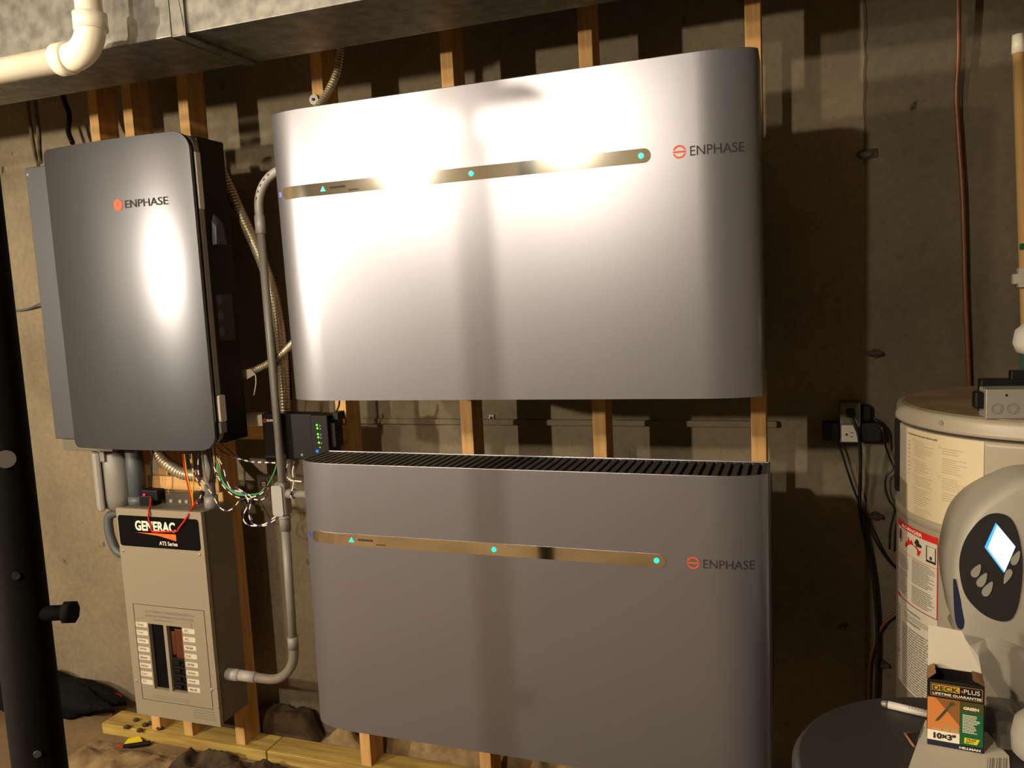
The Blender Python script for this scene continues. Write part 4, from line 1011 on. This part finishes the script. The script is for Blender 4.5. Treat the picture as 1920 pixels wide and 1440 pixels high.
make('orange_art', MB().rect(0, .575, .235, .735, F), BOXORG, root)
make('brown_art', MB().poly([(.14, .735), (.575, .735), (.575, .36)], F2), BOXBROWN, root)
make('green_panel', MB().rect(.575, .985, .07, .58, F), BOXGRN, root)
make('olive_panel', MB().rect(.575, .985, .58, .735, F), BOXOLIVE, root)
make('white_band', MB().rect(0, .575, .085, .235, F), LABELWHITE, root)
make('navy_band', MB().rect(0, .985, .0, .085, F), BOXNAVY, root)
mb = MB()
mb.poly([(.135, .36), (.165, .385), (.44, .655), (.40, .675), (.15, .40)], F3).disc(.44, .675, .055, .03, F3)
for k in range(9): mb.poly([(.18+k*.018, .385+k*.0195), (.215+k*.018, .40+k*.0195), (.175+k*.018, .425+k*.0195)], F3)
make('screw_picture', mb, mat('screw_green', (74, 78, 52), .5), root)
mb = MB().rect(.26, .56, .285, .335, F3).rect(.10, .26, .242, .285, F3).rect(.28, .40, .242, .285, F3).rect(.42, .56, .242, .285, F3)
make('pale_box', mb, BOXORG2, root)
t = .008
mb = MB().rect(.05, .97, .945, .955, F2).rect(.05, .97, .765, .775, F2).rect(.05, .065, .765, .955, F2).rect(.955, .97, .765, .955, F2)
make('gold_border', mb, CARD, root)
make('gold_plate', MB().rect(.08, .57, .845, .935, F2), GOLD, root)
make('name_lettering', MB().text('DECK', .095, .853, .45, .07, F3, bold=.02), BOXBLK, root)
make('plus_lettering', MB().text('PLUS', .64, .858, .28, .066, F3), LABELWHITE, root)
make('guarantee_lettering', MB().text('LIFETIME GUARANTEE', .09, .785, .86, .036, F3, bold=.02), LABELWHITE, root)
make('star_mark', MB().poly([(.595, .88), (.61, .90), (.625, .88), (.61, .86)], F3), GOLD, root)
make('green_lettering', MB().text('GREEN', .635, .62, .27, .045, F3, bold=.04), LABELWHITE, root)
make('small_print', MB().lines(.625, .93, .27, .55, 12, F3, 0, .5, .35, 1), LABELWHITE, root)
make('size_lettering', MB().text('10\u00d73"', .11, .115, .40, .095, F3, bold=.055), INK, root)
make('free_bit_patch', MB().poly([(.66, .115), (.88, .115), (.93, .20), (.66, .20)], F2), YEL, root)
make('free_bit_lettering', MB().text('FREE', .70, .162, .17, .03, F3, bold=.02).text('BIT!', .69, .124, .13, .03, F3, bold=.02), INK, root)
make('maker_lettering', MB().text('HILLMAN', .575, .022, .37, .035, F3, bold=.04), LABELWHITE, root)
make('pale_print', MB().text('WOOD TO WOOD', .27, .297, .27, .022, F3), CARD, root)
# lid flaps
Cb = C_+up*(BH); Db = D+up*(BH)
fl_ = MB()
h = .070
back = Vector(uy)*.004
pts_ = [Db+ux*.001, Cb-ux*.001, Cb-ux*.006+up*.028+back, Cb-ux*.024+up*.052+back, Cb-ux*.030+up*(h-.004)+back*1.5, Db+ux*.001+up*h+back*1.5]
n_ = uy*.0008
fl_.add(pts_+[p+n_ for p in pts_], [(0, 1, 2, 3, 4, 5), (11, 10, 9, 8, 7, 6)]+[(i, (i+1) % 6, (i+1) % 6+6, i+6) for i in range(6)])
make('back_flap', fl_, PAPER, root, label='white inside of the raised flap')
mb = MB()
Bt = B+up*BH; Ct = C_+up*BH; At = A+up*BH; Dt = D+up*BH
mb.add([At, Dt, Dt+up*.010+ux*.010-uy*.006, At+up*.008+ux*.012+uy*.008], [(0, 1, 2, 3)]).add([Bt, Ct, Ct-ux*.016+up*.006-uy*.008, Bt-ux*.016+up*.004+uy*.008], [(0, 1, 2, 3)])
make('side_flap', mb, CARD, root, norm=False)
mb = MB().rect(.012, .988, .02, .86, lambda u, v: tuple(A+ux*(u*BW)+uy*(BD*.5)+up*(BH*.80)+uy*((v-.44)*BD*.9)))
make('inner_card_panel', mb, CARD, root, norm=False)  # brown card panel set inside the open carton
# clear clamshell and white jug at the right
a = PZ(1862, 1418, LZ); 
solo('plastic_pack', MB().box(.897, .94, -.175, -.09, LZ+.0026, LZ+.050).box(.90, .936, -.182, -.175, LZ+.004, LZ+.03), CLEAR, 'clear crinkled plastic pack on the barrel right of the screw carton', 'pack', (.915, -.13, LZ), bevel=.006)
solo('white_jug', MB().lathe([(.045, LZ+.0026), (.052, LZ+.010), (.053, LZ+.035), (.048, LZ+.060), (.03, LZ+.078), (.012, LZ+.084)], (.968, -.185), 40), SHELL, 'rounded pale plastic jug at the bottom right corner', 'jug', (.968, -.185, LZ))

# ------------------------------------------------------------------ lamps (out of frame)
def bulb(spec, root, name='bulb'):
    m = bpy.data.materials.new('bulb_glow'); m.use_nodes = True; nt = m.node_tree
    b = nt.nodes['Principled BSDF']; b.inputs['Base Color'].default_value = (.9, .85, .75, 1)
    b.inputs['Emission Color'].default_value = (*LIGHT_COL, 1)
    r = spec['rad']; b.inputs['Emission Strength'].default_value = spec['power']/(4*math.pi*r*r*math.pi)
    return make(name, MB().sphere(spec['pos'], r, 0, 24), m, root)
p = BULB_HANG['pos']
root = thing('pendant_bulb', 'bare warm bulb hanging on a cord from the ceiling, out of frame', 'lamp', p)
bulb(BULB_HANG, root)
make('socket', MB().cyl((p[0], p[1], p[2]+.033), (p[0], p[1], p[2]+.075), .018, 16), WHITE, root)
make('cord', MB().cyl((p[0], p[1], p[2]+.07), (p[0], p[1], CEIL), .004, 8), BLACK, root)
p = BULB_FAR['pos']
root = thing('pendant_bulb', 'second bare warm bulb hanging farther behind the camera, out of frame', 'lamp', p)
bulb(BULB_FAR, root)
make('socket', MB().cyl((p[0], p[1], p[2]+.033), (p[0], p[1], p[2]+.075), .018, 16), WHITE, root)
make('cord', MB().cyl((p[0], p[1], p[2]+.07), (p[0], p[1], CEIL), .004, 8), BLACK, root)
p = BULB_STAND['pos']
root = thing('work_light', 'bare bulb on a tripod stand left of the room, out of frame', 'lamp', (p[0], p[1], FZ))
bulb(BULB_STAND, root)
make('socket', MB().cyl((p[0], p[1], p[2]-.033), (p[0], p[1], p[2]-.08), .018, 16), BLACK, root)
make('stand_pole', MB().cyl((p[0], p[1], p[2]-.07), (p[0], p[1], FZ+.25), .010, 12), BLACK, root)
for k in range(3):
    t = 2*math.pi*k/3; make('stand_leg', MB().cyl((p[0], p[1], FZ+.30), (p[0]+.3*math.cos(t), p[1]+.3*math.sin(t), FZ+.006), .007, 8), BLACK, root)
for o in bpy.data.objects:
    if '_base' in o: del o['_base']
